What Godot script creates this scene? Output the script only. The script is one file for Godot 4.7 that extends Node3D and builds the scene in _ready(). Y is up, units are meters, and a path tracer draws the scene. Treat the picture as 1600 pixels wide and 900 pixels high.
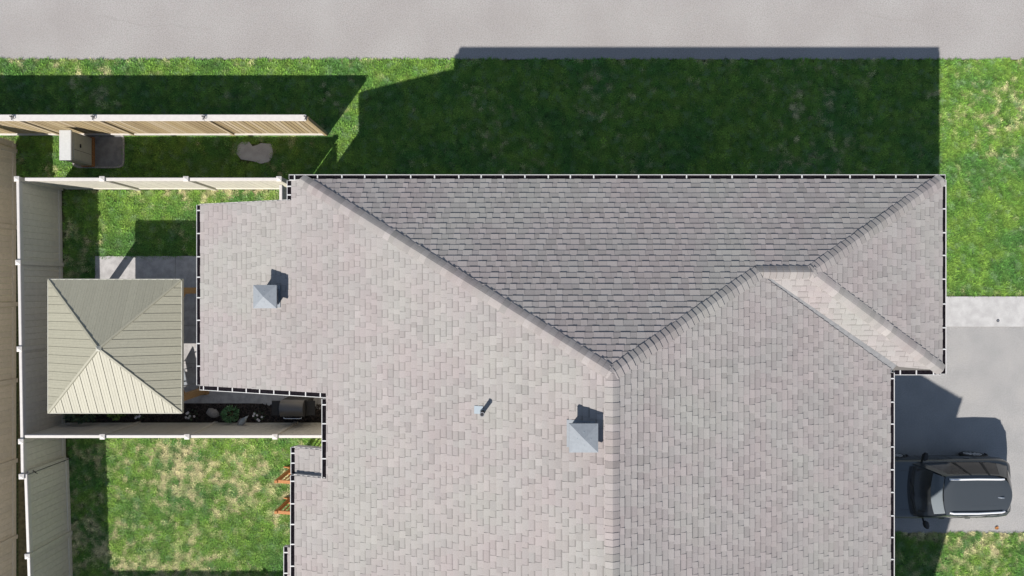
extends Node3D

var rng := RandomNumberGenerator.new()
var names := {}
var M := {}
var grain: NoiseTexture2D
var tabs: Array = []

# ------------------------------------------------------------------ helpers
func numbered(called: String) -> String:
	if not names.has(called):
		names[called] = 0
		return called
	names[called] += 1
	return "%s_%03d" % [called, names[called]]

func thing(called: String, label: String, category: String, at := Vector3.ZERO, turn := 0.0, group := "") -> Node3D:
	var o := Node3D.new()
	o.name = numbered(called)
	add_child(o)
	o.position = at
	o.rotation.y = turn
	tag(o, label, category, group)
	return o

func tag(o: Node3D, label: String, category: String, group := "") -> void:
	o.set_meta("label", label)
	o.set_meta("category", category)
	if group != "":
		o.set_meta("group", group)

func part(parent: Node3D, called: String, mesh: Mesh, m: Material, at := Vector3.ZERO, b := Basis()) -> MeshInstance3D:
	var o := MeshInstance3D.new()
	o.name = called
	o.mesh = mesh
	o.material_override = m
	parent.add_child(o, true)
	o.transform = Transform3D(b, at)
	return o

func struct(called: String, label: String, mesh: Mesh, m: Material) -> MeshInstance3D:
	var o := part(self, numbered(called), mesh, m)
	o.set_meta("kind", "structure")
	o.set_meta("label", label)
	o.set_meta("category", called.replace("_", " "))
	return o

func begin() -> SurfaceTool:
	var st := SurfaceTool.new()
	st.begin(Mesh.PRIMITIVE_TRIANGLES)
	return st

func tri(st: SurfaceTool, a: Vector3, b: Vector3, c: Vector3, hint: Vector3, ca := Color.WHITE, cb := Color(-1, 0, 0), cc := Color(-1, 0, 0)) -> void:
	var n := (c - a).cross(b - a)
	if n.length_squared() < 1e-16:
		return
	n = n.normalized()
	if cb.r < 0.0: cb = ca
	if cc.r < 0.0: cc = ca
	if n.dot(hint) < 0.0:
		n = -n
		var t := b; b = c; c = t
		var k := cb; cb = cc; cc = k
	st.set_normal(n); st.set_color(ca); st.add_vertex(a)
	st.set_normal(n); st.set_color(cb); st.add_vertex(b)
	st.set_normal(n); st.set_color(cc); st.add_vertex(c)

func quad(st: SurfaceTool, a: Vector3, b: Vector3, c: Vector3, d: Vector3, hint: Vector3, col := Color.WHITE) -> void:
	tri(st, a, b, c, hint, col)
	tri(st, a, c, d, hint, col)

func cbox(st: SurfaceTool, at: Vector3, size: Vector3, ch := 0.004, b := Basis(), col := Color.WHITE) -> void:
	# a box with chamfered edges
	var h := size / 2.0
	ch = minf(ch, minf(h.x, minf(h.y, h.z)) * 0.9)
	var f := func(v: Vector3) -> Vector3: return at + b * v
	for a in 3:
		var p := (a + 1) % 3
		var q := (a + 2) % 3
		for s in [-1.0, 1.0]:
			var o := Vector3.ZERO; o[a] = s
			var v: Array = []
			for k in [[-1, -1], [1, -1], [1, 1], [-1, 1]]:
				var w := Vector3.ZERO
				w[a] = s * h[a]; w[p] = k[0] * (h[p] - ch); w[q] = k[1] * (h[q] - ch)
				v.append(f.call(w))
			quad(st, v[0], v[1], v[2], v[3], b * o, col)
		for s in [-1.0, 1.0]:
			for t in [-1.0, 1.0]:
				var o2 := Vector3.ZERO; o2[p] = s; o2[q] = t
				var v2: Array = []
				for k in [[-1, 0], [1, 0], [1, 1], [-1, 1]]:
					var w2 := Vector3.ZERO
					w2[a] = k[0] * (h[a] - ch)
					w2[p] = s * (h[p] - (ch if k[1] == 0 else 0.0))
					w2[q] = t * (h[q] - (0.0 if k[1] == 0 else ch))
					v2.append(f.call(w2))
				quad(st, v2[0], v2[1], v2[2], v2[3], b * o2, col)
	for x in [-1.0, 1.0]:
		for y in [-1.0, 1.0]:
			for z in [-1.0, 1.0]:
				var s3 := Vector3(x, y, z)
				var i := h - Vector3(ch, ch, ch)
				tri(st, f.call(Vector3(h.x, i.y, i.z) * s3), f.call(Vector3(i.x, h.y, i.z) * s3), f.call(Vector3(i.x, i.y, h.z) * s3), b * s3, col)

func box_mesh(size: Vector3, ch := 0.004, at := Vector3.ZERO) -> ArrayMesh:
	var st := begin()
	cbox(st, at, size, ch)
	return st.commit()

func grid(rows: Array, inside := Vector3.ZERO, flat := false) -> ArrayMesh:
	# a smooth skin over rows of points, turned away from the point inside
	var st := begin()
	var n := rows.size()
	var m: int = rows[0].size()
	var vote := 0.0
	for i in n - 1:
		for j in m - 1:
			var a: Vector3 = rows[i][j]; var b: Vector3 = rows[i][j + 1]; var c: Vector3 = rows[i + 1][j]; var d: Vector3 = rows[i + 1][j + 1]
			vote += ((c - b).cross(d - a)).dot((a + b + c + d) / 4.0 - inside)
	for i in n - 1:
		for j in m - 1:
			var a: Vector3 = rows[i][j]; var b: Vector3 = rows[i][j + 1]; var c: Vector3 = rows[i + 1][j]; var d: Vector3 = rows[i + 1][j + 1]
			st.set_smooth_group(-1 if flat else 0)
			for v in ([a, b, d, a, d, c] if vote < 0.0 else [a, d, b, a, c, d]):
				st.add_vertex(v)
	if not flat:
		st.index()
	st.generate_normals()
	return st.commit()

func tube(st: SurfaceTool, pts: Array, radii: Array, seg := 8, col := Color.WHITE, squash := 1.0) -> void:
	var rings: Array = []
	for i in pts.size():
		var d: Vector3 = (pts[min(i + 1, pts.size() - 1)] - pts[max(i - 1, 0)]).normalized()
		var s := d.cross(Vector3.UP)
		if s.length() < 0.05: s = d.cross(Vector3.RIGHT)
		s = s.normalized()
		var t := s.cross(d).normalized()
		var ring: Array = []
		for k in seg:
			var a := TAU * k / seg
			ring.append([pts[i] + (s * cos(a) + t * sin(a) * squash) * radii[i], (s * cos(a) + t * sin(a)).normalized()])
		rings.append(ring)
	for i in pts.size() - 1:
		for k in seg:
			var k2 := (k + 1) % seg
			var A = rings[i][k]; var B = rings[i][k2]; var C = rings[i + 1][k2]; var D = rings[i + 1][k]
			for t3 in [[A, B, C], [A, C, D]]:
				var a: Array = t3[0]; var b: Array = t3[1]; var c: Array = t3[2]
				if (c[0] - a[0]).cross(b[0] - a[0]).dot(a[1] + b[1] + c[1]) < 0.0:
					var sw := b; b = c; c = sw
				for v in [a, b, c]:
					st.set_normal(v[1]); st.set_color(col); st.add_vertex(v[0])
	for e in [0, pts.size() - 1]:
		var hint: Vector3 = (pts[0] - pts[1]) if e == 0 else (pts[e] - pts[e - 1])
		for k in seg:
			tri(st, pts[e], rings[e][k][0], rings[e][(k + 1) % seg][0], hint, col)

func tube_mesh(pts: Array, r: float, seg := 8) -> ArrayMesh:
	var st := begin()
	var rr: Array = []
	for p in pts: rr.append(r)
	tube(st, pts, rr, seg)
	return st.commit()

func slab(st: SurfaceTool, poly: PackedVector2Array, y0: float, y1: float, col := Color.WHITE, ch := 0.0) -> void:
	# an upright prism over a plan outline, its upper edge chamfered
	var top := poly
	if ch > 0.0:
		var shr := Geometry2D.offset_polygon(poly, -ch)
		if shr.size() == 1 and shr[0].size() == poly.size(): top = align(shr[0], poly)
		else: ch = 0.0
	var ix := Geometry2D.triangulate_polygon(top)
	for i in range(0, ix.size(), 3):
		tri(st, Vector3(top[ix[i]].x, y1, top[ix[i]].y), Vector3(top[ix[i + 1]].x, y1, top[ix[i + 1]].y), Vector3(top[ix[i + 2]].x, y1, top[ix[i + 2]].y), Vector3.UP, col)
	var cw := Geometry2D.is_polygon_clockwise(poly)
	for i in poly.size():
		var j := (i + 1) % poly.size()
		var a := poly[i]; var b := poly[j]
		var d := b - a
		var o := Vector3(d.y, 0, -d.x) * (1.0 if not cw else -1.0)
		quad(st, Vector3(a.x, y0, a.y), Vector3(b.x, y0, b.y), Vector3(b.x, y1 - ch, b.y), Vector3(a.x, y1 - ch, a.y), o, col)
		if ch > 0.0:
			quad(st, Vector3(a.x, y1 - ch, a.y), Vector3(b.x, y1 - ch, b.y), Vector3(top[j].x, y1, top[j].y), Vector3(top[i].x, y1, top[i].y), o.normalized() + Vector3.UP, col)

func align(shr: PackedVector2Array, poly: PackedVector2Array) -> PackedVector2Array:
	var out := PackedVector2Array()
	for p in poly:
		var best := shr[0]
		for q in shr:
			if q.distance_to(p) < best.distance_to(p): best = q
		out.append(best)
	return out

func slab_mesh(poly: PackedVector2Array, y0: float, y1: float, ch := 0.0) -> ArrayMesh:
	var st := begin()
	slab(st, poly, y0, y1, Color.WHITE, ch)
	return st.commit()

func rect(x0: float, z0: float, x1: float, z1: float) -> PackedVector2Array:
	return PackedVector2Array([Vector2(x0, z0), Vector2(x1, z0), Vector2(x1, z1), Vector2(x0, z1)])

func flat_sheet(poly: PackedVector2Array, y: float) -> ArrayMesh:
	var st := begin()
	var ix := Geometry2D.triangulate_polygon(poly)
	for i in range(0, ix.size(), 3):
		tri(st, Vector3(poly[ix[i]].x, y, poly[ix[i]].y), Vector3(poly[ix[i + 1]].x, y, poly[ix[i + 1]].y), Vector3(poly[ix[i + 2]].x, y, poly[ix[i + 2]].y), Vector3.UP)
	return st.commit()

# ------------------------------------------------------------------ materials
func noise_tex(seed_: int, freq: float, octaves: int, ramp: Array, size := 512, normal := false, kind := FastNoiseLite.TYPE_SIMPLEX_SMOOTH) -> NoiseTexture2D:
	var n := FastNoiseLite.new()
	n.noise_type = kind
	n.seed = seed_
	n.frequency = freq
	n.fractal_octaves = octaves
	var t := NoiseTexture2D.new()
	t.width = size; t.height = size
	t.seamless = true
	t.generate_mipmaps = false
	t.noise = n
	if normal:
		t.as_normal_map = true
		t.bump_strength = 6.0
	elif ramp.size() > 0:
		var g := Gradient.new()
		var offs := PackedFloat32Array(); var cols := PackedColorArray()
		for r in ramp:
			offs.append(r[0]); cols.append((r[1] as Color).linear_to_srgb())
		g.offsets = offs; g.colors = cols
		t.color_ramp = g
	return t

func shade(c: Color, k: float) -> Color:
	return Color(c.r * k, c.g * k, c.b * k)

func paint(c: Color, rough := 0.6, metal := 0.0) -> StandardMaterial3D:
	var m := StandardMaterial3D.new()
	m.albedo_color = c.linear_to_srgb()
	m.roughness = rough
	m.metallic = metal
	return m

func mottled(c: Color, lo: float, hi: float, metres: float, rough: float, seed_: int, grained := true, freq := 0.012, c2 := Color(-1, 0, 0), coarse := 5.3) -> StandardMaterial3D:
	# colour that wanders between two tones over metres, with a fine grain over it
	if c2.r < 0.0: c2 = c
	var m := StandardMaterial3D.new()
	m.albedo_texture = noise_tex(seed_, freq, 5, [[0.2, shade(c, lo)], [0.5, shade(c.lerp(c2, 0.5), (lo + hi) / 2)], [0.8, shade(c2, hi)]])
	m.uv1_triplanar = true
	m.uv1_world_triplanar = true
	m.uv1_scale = Vector3.ONE / metres
	m.roughness = rough
	if grained:
		m.detail_enabled = true
		m.detail_blend_mode = BaseMaterial3D.BLEND_MODE_MUL
		m.detail_uv_layer = BaseMaterial3D.DETAIL_UV_2
		m.detail_albedo = grain
		m.uv2_triplanar = true
		m.uv2_world_triplanar = true
		m.uv2_scale = Vector3.ONE / coarse
	return m

func tinted(tex: Texture2D, metres: float, rough: float) -> StandardMaterial3D:
	# vertex colours times a grain
	var m := StandardMaterial3D.new()
	m.vertex_color_use_as_albedo = true
	if tex:
		m.albedo_texture = tex
		m.uv1_triplanar = true
		m.uv1_world_triplanar = true
		m.uv1_scale = Vector3.ONE / metres
	m.roughness = rough
	return m

func make_materials() -> void:
	grain = noise_tex(11, 0.32, 3, [[0.22, Color(0.62, 0.61, 0.6)], [0.5, Color(0.86, 0.86, 0.86)], [0.78, Color(1, 1, 1)]], 1024)
	M.road = mottled(Color(0.308, 0.294, 0.286), 0.96, 1.06, 14.0, 0.95, 3, true, 0.008, Color(0.31, 0.301, 0.293), 13.0)
	M.drive = mottled(Color(0.305, 0.305, 0.302), 0.95, 1.06, 7.0, 0.95, 4, true, 0.012, Color(0.31, 0.306, 0.3), 11.0)
	M.concrete = mottled(Color(0.44, 0.438, 0.435), 0.88, 1.07, 2.6, 0.9, 5)
	M.patio = mottled(Color(0.39, 0.385, 0.385), 0.82, 1.1, 1.9, 0.88, 6)
	M.crack = paint(Color(0.23, 0.22, 0.21), 1.0)
	M.soil = mottled(Color(0.055, 0.075, 0.02), 0.6, 1.3, 1.2, 1.0, 7, true, 0.03, Color(0.1, 0.12, 0.035))
	M.dry = mottled(Color(0.16, 0.13, 0.06), 0.7, 1.3, 1.2, 1.0, 8)
	M.mulch = mottled(Color(0.022, 0.018, 0.016), 0.6, 1.5, 0.6, 1.0, 9)
	M.chip = tinted(null, 1.0, 1.0)
	M.grass = tinted(null, 1.0, 0.85)
	M.shingle = tinted(noise_tex(21, 0.22, 3, [[0.2, Color(0.72, 0.71, 0.7)], [0.5, Color(0.9, 0.9, 0.9)], [0.8, Color(1, 1, 1)]], 1024), 4.1, 0.95)
	M.deck = paint(Color(0.1, 0.095, 0.09), 1.0)
	M.flash = mottled(Color(0.16, 0.163, 0.168), 0.85, 1.15, 1.0, 0.5, 22, false)
	M.white = mottled(Color(0.46, 0.46, 0.46), 0.93, 1.05, 1.3, 0.5, 23, false)
	M.black = paint(Color(0.012, 0.011, 0.014), 0.8)
	M.guard = mottled(Color(0.008, 0.007, 0.009), 0.6, 1.6, 0.5, 1.0, 24, false)
	M.guard.metallic_specular = 0.1
	M.siding = mottled(Color(0.5, 0.47, 0.42), 0.93, 1.06, 2.0, 0.7, 25, false)
	M.glass = paint(Color(0.03, 0.035, 0.04), 0.08)
	M.vinyl = [mottled(Color(0.6, 0.575, 0.505), 0.94, 1.05, 1.1, 0.6, 26), mottled(Color(0.58, 0.555, 0.495), 0.94, 1.05, 1.3, 0.6, 27), mottled(Color(0.615, 0.59, 0.52), 0.94, 1.05, 0.9, 0.6, 28)]
	M.vinyl_white = mottled(Color(0.47, 0.45, 0.43), 0.95, 1.03, 1.0, 0.5, 29, false)
	M.vinyl_tan = [mottled(Color(0.7, 0.625, 0.5), 0.94, 1.05, 1.1, 0.6, 60), mottled(Color(0.67, 0.6, 0.49), 0.94, 1.05, 1.3, 0.6, 61), mottled(Color(0.72, 0.64, 0.52), 0.94, 1.05, 0.9, 0.6, 62)]
	M.wood = []
	for k in 4:
		M.wood.append(mottled([Color(0.43, 0.34, 0.19), Color(0.48, 0.39, 0.24), Color(0.36, 0.28, 0.16), Color(0.52, 0.43, 0.29)][k], 0.75, 1.15, 0.7, 0.8, 30 + k, true, 0.03))
	M.added_backing = mottled(Color(0.13, 0.085, 0.045), 0.8, 1.2, 0.6, 0.9, 35, true)
	M.cedar = mottled(Color(0.4, 0.17, 0.05), 0.75, 1.2, 0.6, 0.75, 36, true, 0.03)
	M.timber = mottled(Color(0.27, 0.165, 0.07), 0.8, 1.2, 0.6, 0.8, 37, true, 0.03)
	M.gazebo = []
	for k in 3:
		M.gazebo.append(mottled(shade(Color(0.3, 0.294, 0.228), [0.98, 1.0, 1.03][k]), 0.95, 1.05, 0.8, 0.55, 40 + k))
	M.gazebo_trim = paint(Color(0.34, 0.34, 0.295), 0.5)
	M.vent = mottled(Color(0.2, 0.222, 0.245), 0.93, 1.06, 0.5, 0.68, 45, false)
	M.vent_dark = paint(Color(0.05, 0.05, 0.055), 0.6)
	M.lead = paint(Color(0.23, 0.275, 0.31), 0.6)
	M.cabinet = mottled(Color(0.36, 0.375, 0.33), 0.93, 1.05, 0.9, 0.5, 46, false)
	M.cabinet_top = mottled(Color(0.42, 0.43, 0.425), 0.95, 1.03, 0.6, 0.5, 47, false)
	M.rust = mottled(Color(0.3, 0.14, 0.05), 0.6, 1.3, 0.3, 0.9, 48)
	M.pad = mottled(Color(0.17, 0.175, 0.18), 0.85, 1.15, 1.6, 0.85, 49)
	M.rock = mottled(Color(0.3, 0.29, 0.28), 0.75, 1.2, 0.4, 0.9, 50)
	M.leaf = tinted(null, 1.0, 0.6)
	M.leaf.backlight_enabled = true
	M.leaf.backlight = Color(0.12, 0.16, 0.05)
	M.car = paint(Color(0.045, 0.052, 0.057), 0.4, 0.3)
	M.car.clearcoat_enabled = true
	M.car.clearcoat = 0.8
	M.car.clearcoat_roughness = 0.12
	M.car_trim = paint(Color(0.012, 0.012, 0.013), 0.6)
	M.pane = paint(Color(0.04, 0.045, 0.05), 0.03)
	M.pane.albedo_color.a = 0.3
	M.pane.transparency = BaseMaterial3D.TRANSPARENCY_ALPHA
	M.privacy = paint(Color(0.02, 0.021, 0.023), 0.05)
	M.chrome = paint(Color(0.62, 0.64, 0.66), 0.25, 0.8)
	M.rail = paint(Color(0.75, 0.76, 0.78), 0.35, 0.2)
	M.alloy = paint(Color(0.5, 0.51, 0.52), 0.35, 0.6)
	M.rubber = paint(Color(0.014, 0.014, 0.014), 0.9)
	M.lamp_red = paint(Color(0.25, 0.012, 0.012), 0.15)
	M.lamp_clear = paint(Color(0.6, 0.62, 0.64), 0.1)
	M.hood = paint(Color(0.09, 0.085, 0.08), 0.32, 0.3)
	M.cabin = paint(Color(0.025, 0.024, 0.024), 0.9)
	M.stone_bird = mottled(Color(0.36, 0.39, 0.4), 0.75, 1.2, 0.2, 0.8, 52, false)
	M.petal = paint(Color(0.75, 0.72, 0.74), 0.7)
	M.pale_blue = paint(Color(0.5, 0.56, 0.66), 0.4)
	M.steel = paint(Color(0.42, 0.41, 0.4), 0.3, 0.85)

# ------------------------------------------------------------------ roof
func plane(c0: float, cx: float, cz: float) -> Dictionary:
	var g := Vector2(cx, cz)
	var m := g.length()
	return {"c0": c0, "cx": cx, "cz": cz, "g": g / m, "p": Vector2(g.y, -g.x) / m, "s": sqrt(1.0 + m * m), "n": Vector3(-cx, 1, -cz).normalized()}

func lift(pl: Dictionary, xz: Vector2, off := 0.0) -> Vector3:
	return Vector3(xz.x, pl.c0 + pl.cx * xz.x + pl.cz * xz.y, xz.y) + (pl.n as Vector3) * off

func shingle_colour(x: float, z: float, warm: FastNoiseLite) -> Color:
	var w := warm.get_noise_2d(x * 30.0, z * 30.0)
	var w2 := warm.get_noise_2d(x * 11.0 + 500.0, z * 11.0)
	var c := Color(0.304, 0.29, 0.281).lerp(Color(0.312, 0.281, 0.276), clampf(0.5 + w * 1.2, 0.0, 1.0))
	c = c.lerp(Color(0.285, 0.285, 0.265), clampf(w2 * 1.4, 0.0, 0.7))
	var k := rng.randf_range(0.95, 1.05) * (1.0 + 0.1 * w2)
	var r := rng.randf()
	if r < 0.08: k *= 0.91
	elif r > 0.94: k *= 1.06
	return shade(c, k)

func lay_shingles(pl: Dictionary, outline: PackedVector2Array, warm: FastNoiseLite, vivid := 1.0) -> void:
	var q := PackedVector2Array()
	var lo := Vector2(INF, INF); var hi := -lo
	for v in outline:
		var t := Vector2(v.dot(pl.p), v.dot(pl.g))
		q.append(t)
		lo = lo.min(t); hi = hi.max(t)
	var e: float = 0.143 / pl.s
	var rows := int(ceil((hi.y - lo.y) / e))
	for i in rows:
		var w0 := lo.y + i * e - 0.012
		var u := lo.x - rng.randf() * 0.4
		var up := rng.randf() < 0.5
		while u < hi.x:
			var wd := rng.randf_range(0.12, 0.23) if up else rng.randf_range(0.1, 0.24)
			var t0 := (0.019 if up else 0.0105) + rng.randf_range(-0.001, 0.0015)
			var g := 0.0012
			var r := PackedVector2Array([Vector2(u + g, w0), Vector2(u + wd - g, w0), Vector2(u + wd - g, w0 + e + 0.004), Vector2(u + g, w0 + e + 0.004)])
			var cm := pl_point(pl, Vector2(u + wd / 2, w0 + e / 2))
			var col := shingle_colour(cm.x, cm.y, warm)
			if not up: col = shade(col, 0.955)
			var pieces := Geometry2D.intersect_polygons(r, q)
			for pc in pieces:
				if pc.size() < 3: continue
				var area := poly_area(pc)
				if area < 0.0008: continue
				tabs.append({"poly": pc, "w0": w0, "e": e, "t": t0, "col": col, "pl": pl, "size": area / pow(22.0 - lift(pl, cm).y, 2.0) * (1.0 if absf(cm.y) < 5.0 else 0.2), "up": up})
			u += wd
			up = not up if rng.randf() < 0.82 else up

func pl_point(pl: Dictionary, uw: Vector2) -> Vector2:
	return (pl.p as Vector2) * uw.x + (pl.g as Vector2) * uw.y

func poly_area(p: PackedVector2Array) -> float:
	var a := 0.0
	for i in p.size():
		var j := (i + 1) % p.size()
		a += p[i].x * p[j].y - p[j].x * p[i].y
	return absf(a) / 2.0

func tab_shape(st: SurfaceTool, t: Dictionary) -> void:
	var pl: Dictionary = t.pl
	var p: PackedVector2Array = t.poly
	var top: Array = []; var low: Array = []; var cols: Array = []
	for v in p:
		var f := clampf((v.y - t.w0) / t.e, 0.0, 1.0)
		var xz := pl_point(pl, v)
		top.append(lift(pl, xz, lerpf(t.t, 0.0012, f)))
		low.append(lift(pl, xz, -0.003))
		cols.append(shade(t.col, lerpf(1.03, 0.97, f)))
	for i in range(1, p.size() - 1):
		tri(st, top[0], top[i], top[i + 1], pl.n, cols[0], cols[i], cols[i + 1])
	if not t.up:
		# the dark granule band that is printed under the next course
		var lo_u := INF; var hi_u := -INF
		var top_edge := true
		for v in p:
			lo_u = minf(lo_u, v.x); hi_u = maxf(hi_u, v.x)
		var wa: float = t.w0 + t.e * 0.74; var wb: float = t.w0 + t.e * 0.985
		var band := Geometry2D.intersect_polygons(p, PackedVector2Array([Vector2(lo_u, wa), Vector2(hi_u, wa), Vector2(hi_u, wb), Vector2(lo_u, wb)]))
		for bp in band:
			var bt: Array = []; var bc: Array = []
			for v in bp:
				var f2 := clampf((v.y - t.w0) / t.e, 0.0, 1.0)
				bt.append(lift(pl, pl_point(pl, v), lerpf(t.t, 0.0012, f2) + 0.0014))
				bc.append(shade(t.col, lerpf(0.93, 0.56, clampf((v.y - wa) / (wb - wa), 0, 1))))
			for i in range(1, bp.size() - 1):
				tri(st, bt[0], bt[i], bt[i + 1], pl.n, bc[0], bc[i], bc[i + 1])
	var mid := Vector3.ZERO
	for v in top: mid += v
	mid /= top.size()
	for i in p.size():
		var j := (i + 1) % p.size()
		quad(st, low[i], low[j], top[j], top[i], ((top[i] + top[j]) / 2.0 - mid), shade(t.col, 0.6))

func deck(parent: Node3D, pl: Dictionary, outline: PackedVector2Array) -> void:
	var st := begin()
	var ix := Geometry2D.triangulate_polygon(outline)
	for o in [-0.006, -0.03]:
		for i in range(0, ix.size(), 3):
			tri(st, lift(pl, outline[ix[i]], o), lift(pl, outline[ix[i + 1]], o), lift(pl, outline[ix[i + 2]], o), Vector3.UP if o > -0.01 else Vector3.DOWN)
	part(parent, "roof_deck", st.commit(), M.deck)

func caps(parent: Node3D, a: Vector3, b: Vector3, n1: Vector3, n2: Vector3, warm: FastNoiseLite, thick := 0.03) -> void:
	# overlapping bent cap shingles from the low end a to the high end b
	var dir := (b - a).normalized()
	var d1 := n1.cross(dir).normalized()
	var d2 := n2.cross(dir).normalized()
	if d1.dot(n2) > 0.0: d1 = -d1
	if d2.dot(n1) > 0.0: d2 = -d2
	var up := (n1 + n2).normalized()
	var length := a.distance_to(b)
	var s := 0.0
	while s < length - 0.03:
		var e := 0.145 * rng.randf_range(0.93, 1.06)
		var e1 := minf(s + e + 0.02, length)
		var col := shingle_colour(a.x + dir.x * s, a.z + dir.z * s, warm)
		col = shade(col, rng.randf_range(0.78, 1.02))
		var st := begin()
		var rows: Array = []
		for end in [[s, thick + rng.randf_range(-0.004, 0.003)], [e1, 0.012]]:
			var p: Vector3 = a + dir * end[0]
			var r: float = end[1]
			var hw := 0.15 + rng.randf_range(-0.01, 0.01)
			rows.append([p + d1 * hw + n1 * r, p + d1 * 0.09 + n1 * (r + 0.006), p + d1 * 0.035 + n1 * (r + 0.008), p + up * (r + 0.008), p + d2 * 0.035 + n2 * (r + 0.008), p + d2 * 0.09 + n2 * (r + 0.006), p + d2 * hw + n2 * r])
		for k in 6:
			quad(st, rows[0][k], rows[0][k + 1], rows[1][k + 1], rows[1][k], up, col)
			quad(st, rows[0][k], rows[0][k + 1], rows[0][k + 1] - up * 0.02, rows[0][k] - up * 0.02, -dir, shade(col, 0.6))
		quad(st, rows[0][0], rows[1][0], rows[1][0] - n1 * 0.02, rows[0][0] - n1 * 0.02, d1, shade(col, 0.6))
		quad(st, rows[0][6], rows[1][6], rows[1][6] - n2 * 0.02, rows[0][6] - n2 * 0.02, d2, shade(col, 0.6))
		part(parent, "ridge_cap", st.commit(), M.shingle)
		s += e

func gutter(parent: Node3D, a: Vector3, b: Vector3, out: Vector3, gap := 0.54) -> void:
	var dir := (b - a).normalized()
	var up := out.cross(dir).normalized()
	if up.y < 0.0: up = -up
	var bs := Basis(dir, up, out)
	if bs.determinant() < 0.0: bs = Basis(-dir, up, out)
	var len := a.distance_to(b)
	var mid := (a + b) / 2.0
	var st := begin()
	cbox(st, mid + out * 0.052 - up * 0.135, Vector3(len, 0.008, 0.1), 0.002, bs)
	cbox(st, mid + out * 0.106 - up * 0.082, Vector3(len, 0.105, 0.01), 0.003, bs)
	cbox(st, mid + out * 0.107 - up * 0.026, Vector3(len, 0.01, 0.016), 0.003, bs)
	cbox(st, mid - out * 0.012 - up * 0.11, Vector3(len - 0.02, 0.16, 0.02), 0.003, bs)
	for e in [-1.0, 1.0]:
		cbox(st, mid + out * 0.05 - up * 0.082 + dir * (len / 2.0 - 0.004) * e, Vector3(0.008, 0.1, 0.094), 0.002, bs)
	var g := part(parent, "gutter", st.commit(), M.white)
	part(g, "gutter_guard", box_mesh(Vector3(len - 0.02, 0.006, 0.098), 0.002), M.guard, mid + out * 0.05 - up * 0.036, bs)
	var hm := box_mesh(Vector3(0.03, 0.012, 0.108), 0.003)
	var s := 0.14
	while s < len - 0.06:
		part(g, "gutter_hanger", hm, M.white, a + dir * s + out * 0.05 - up * 0.02, bs)
		s += gap * rng.randf_range(0.93, 1.08)

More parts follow.
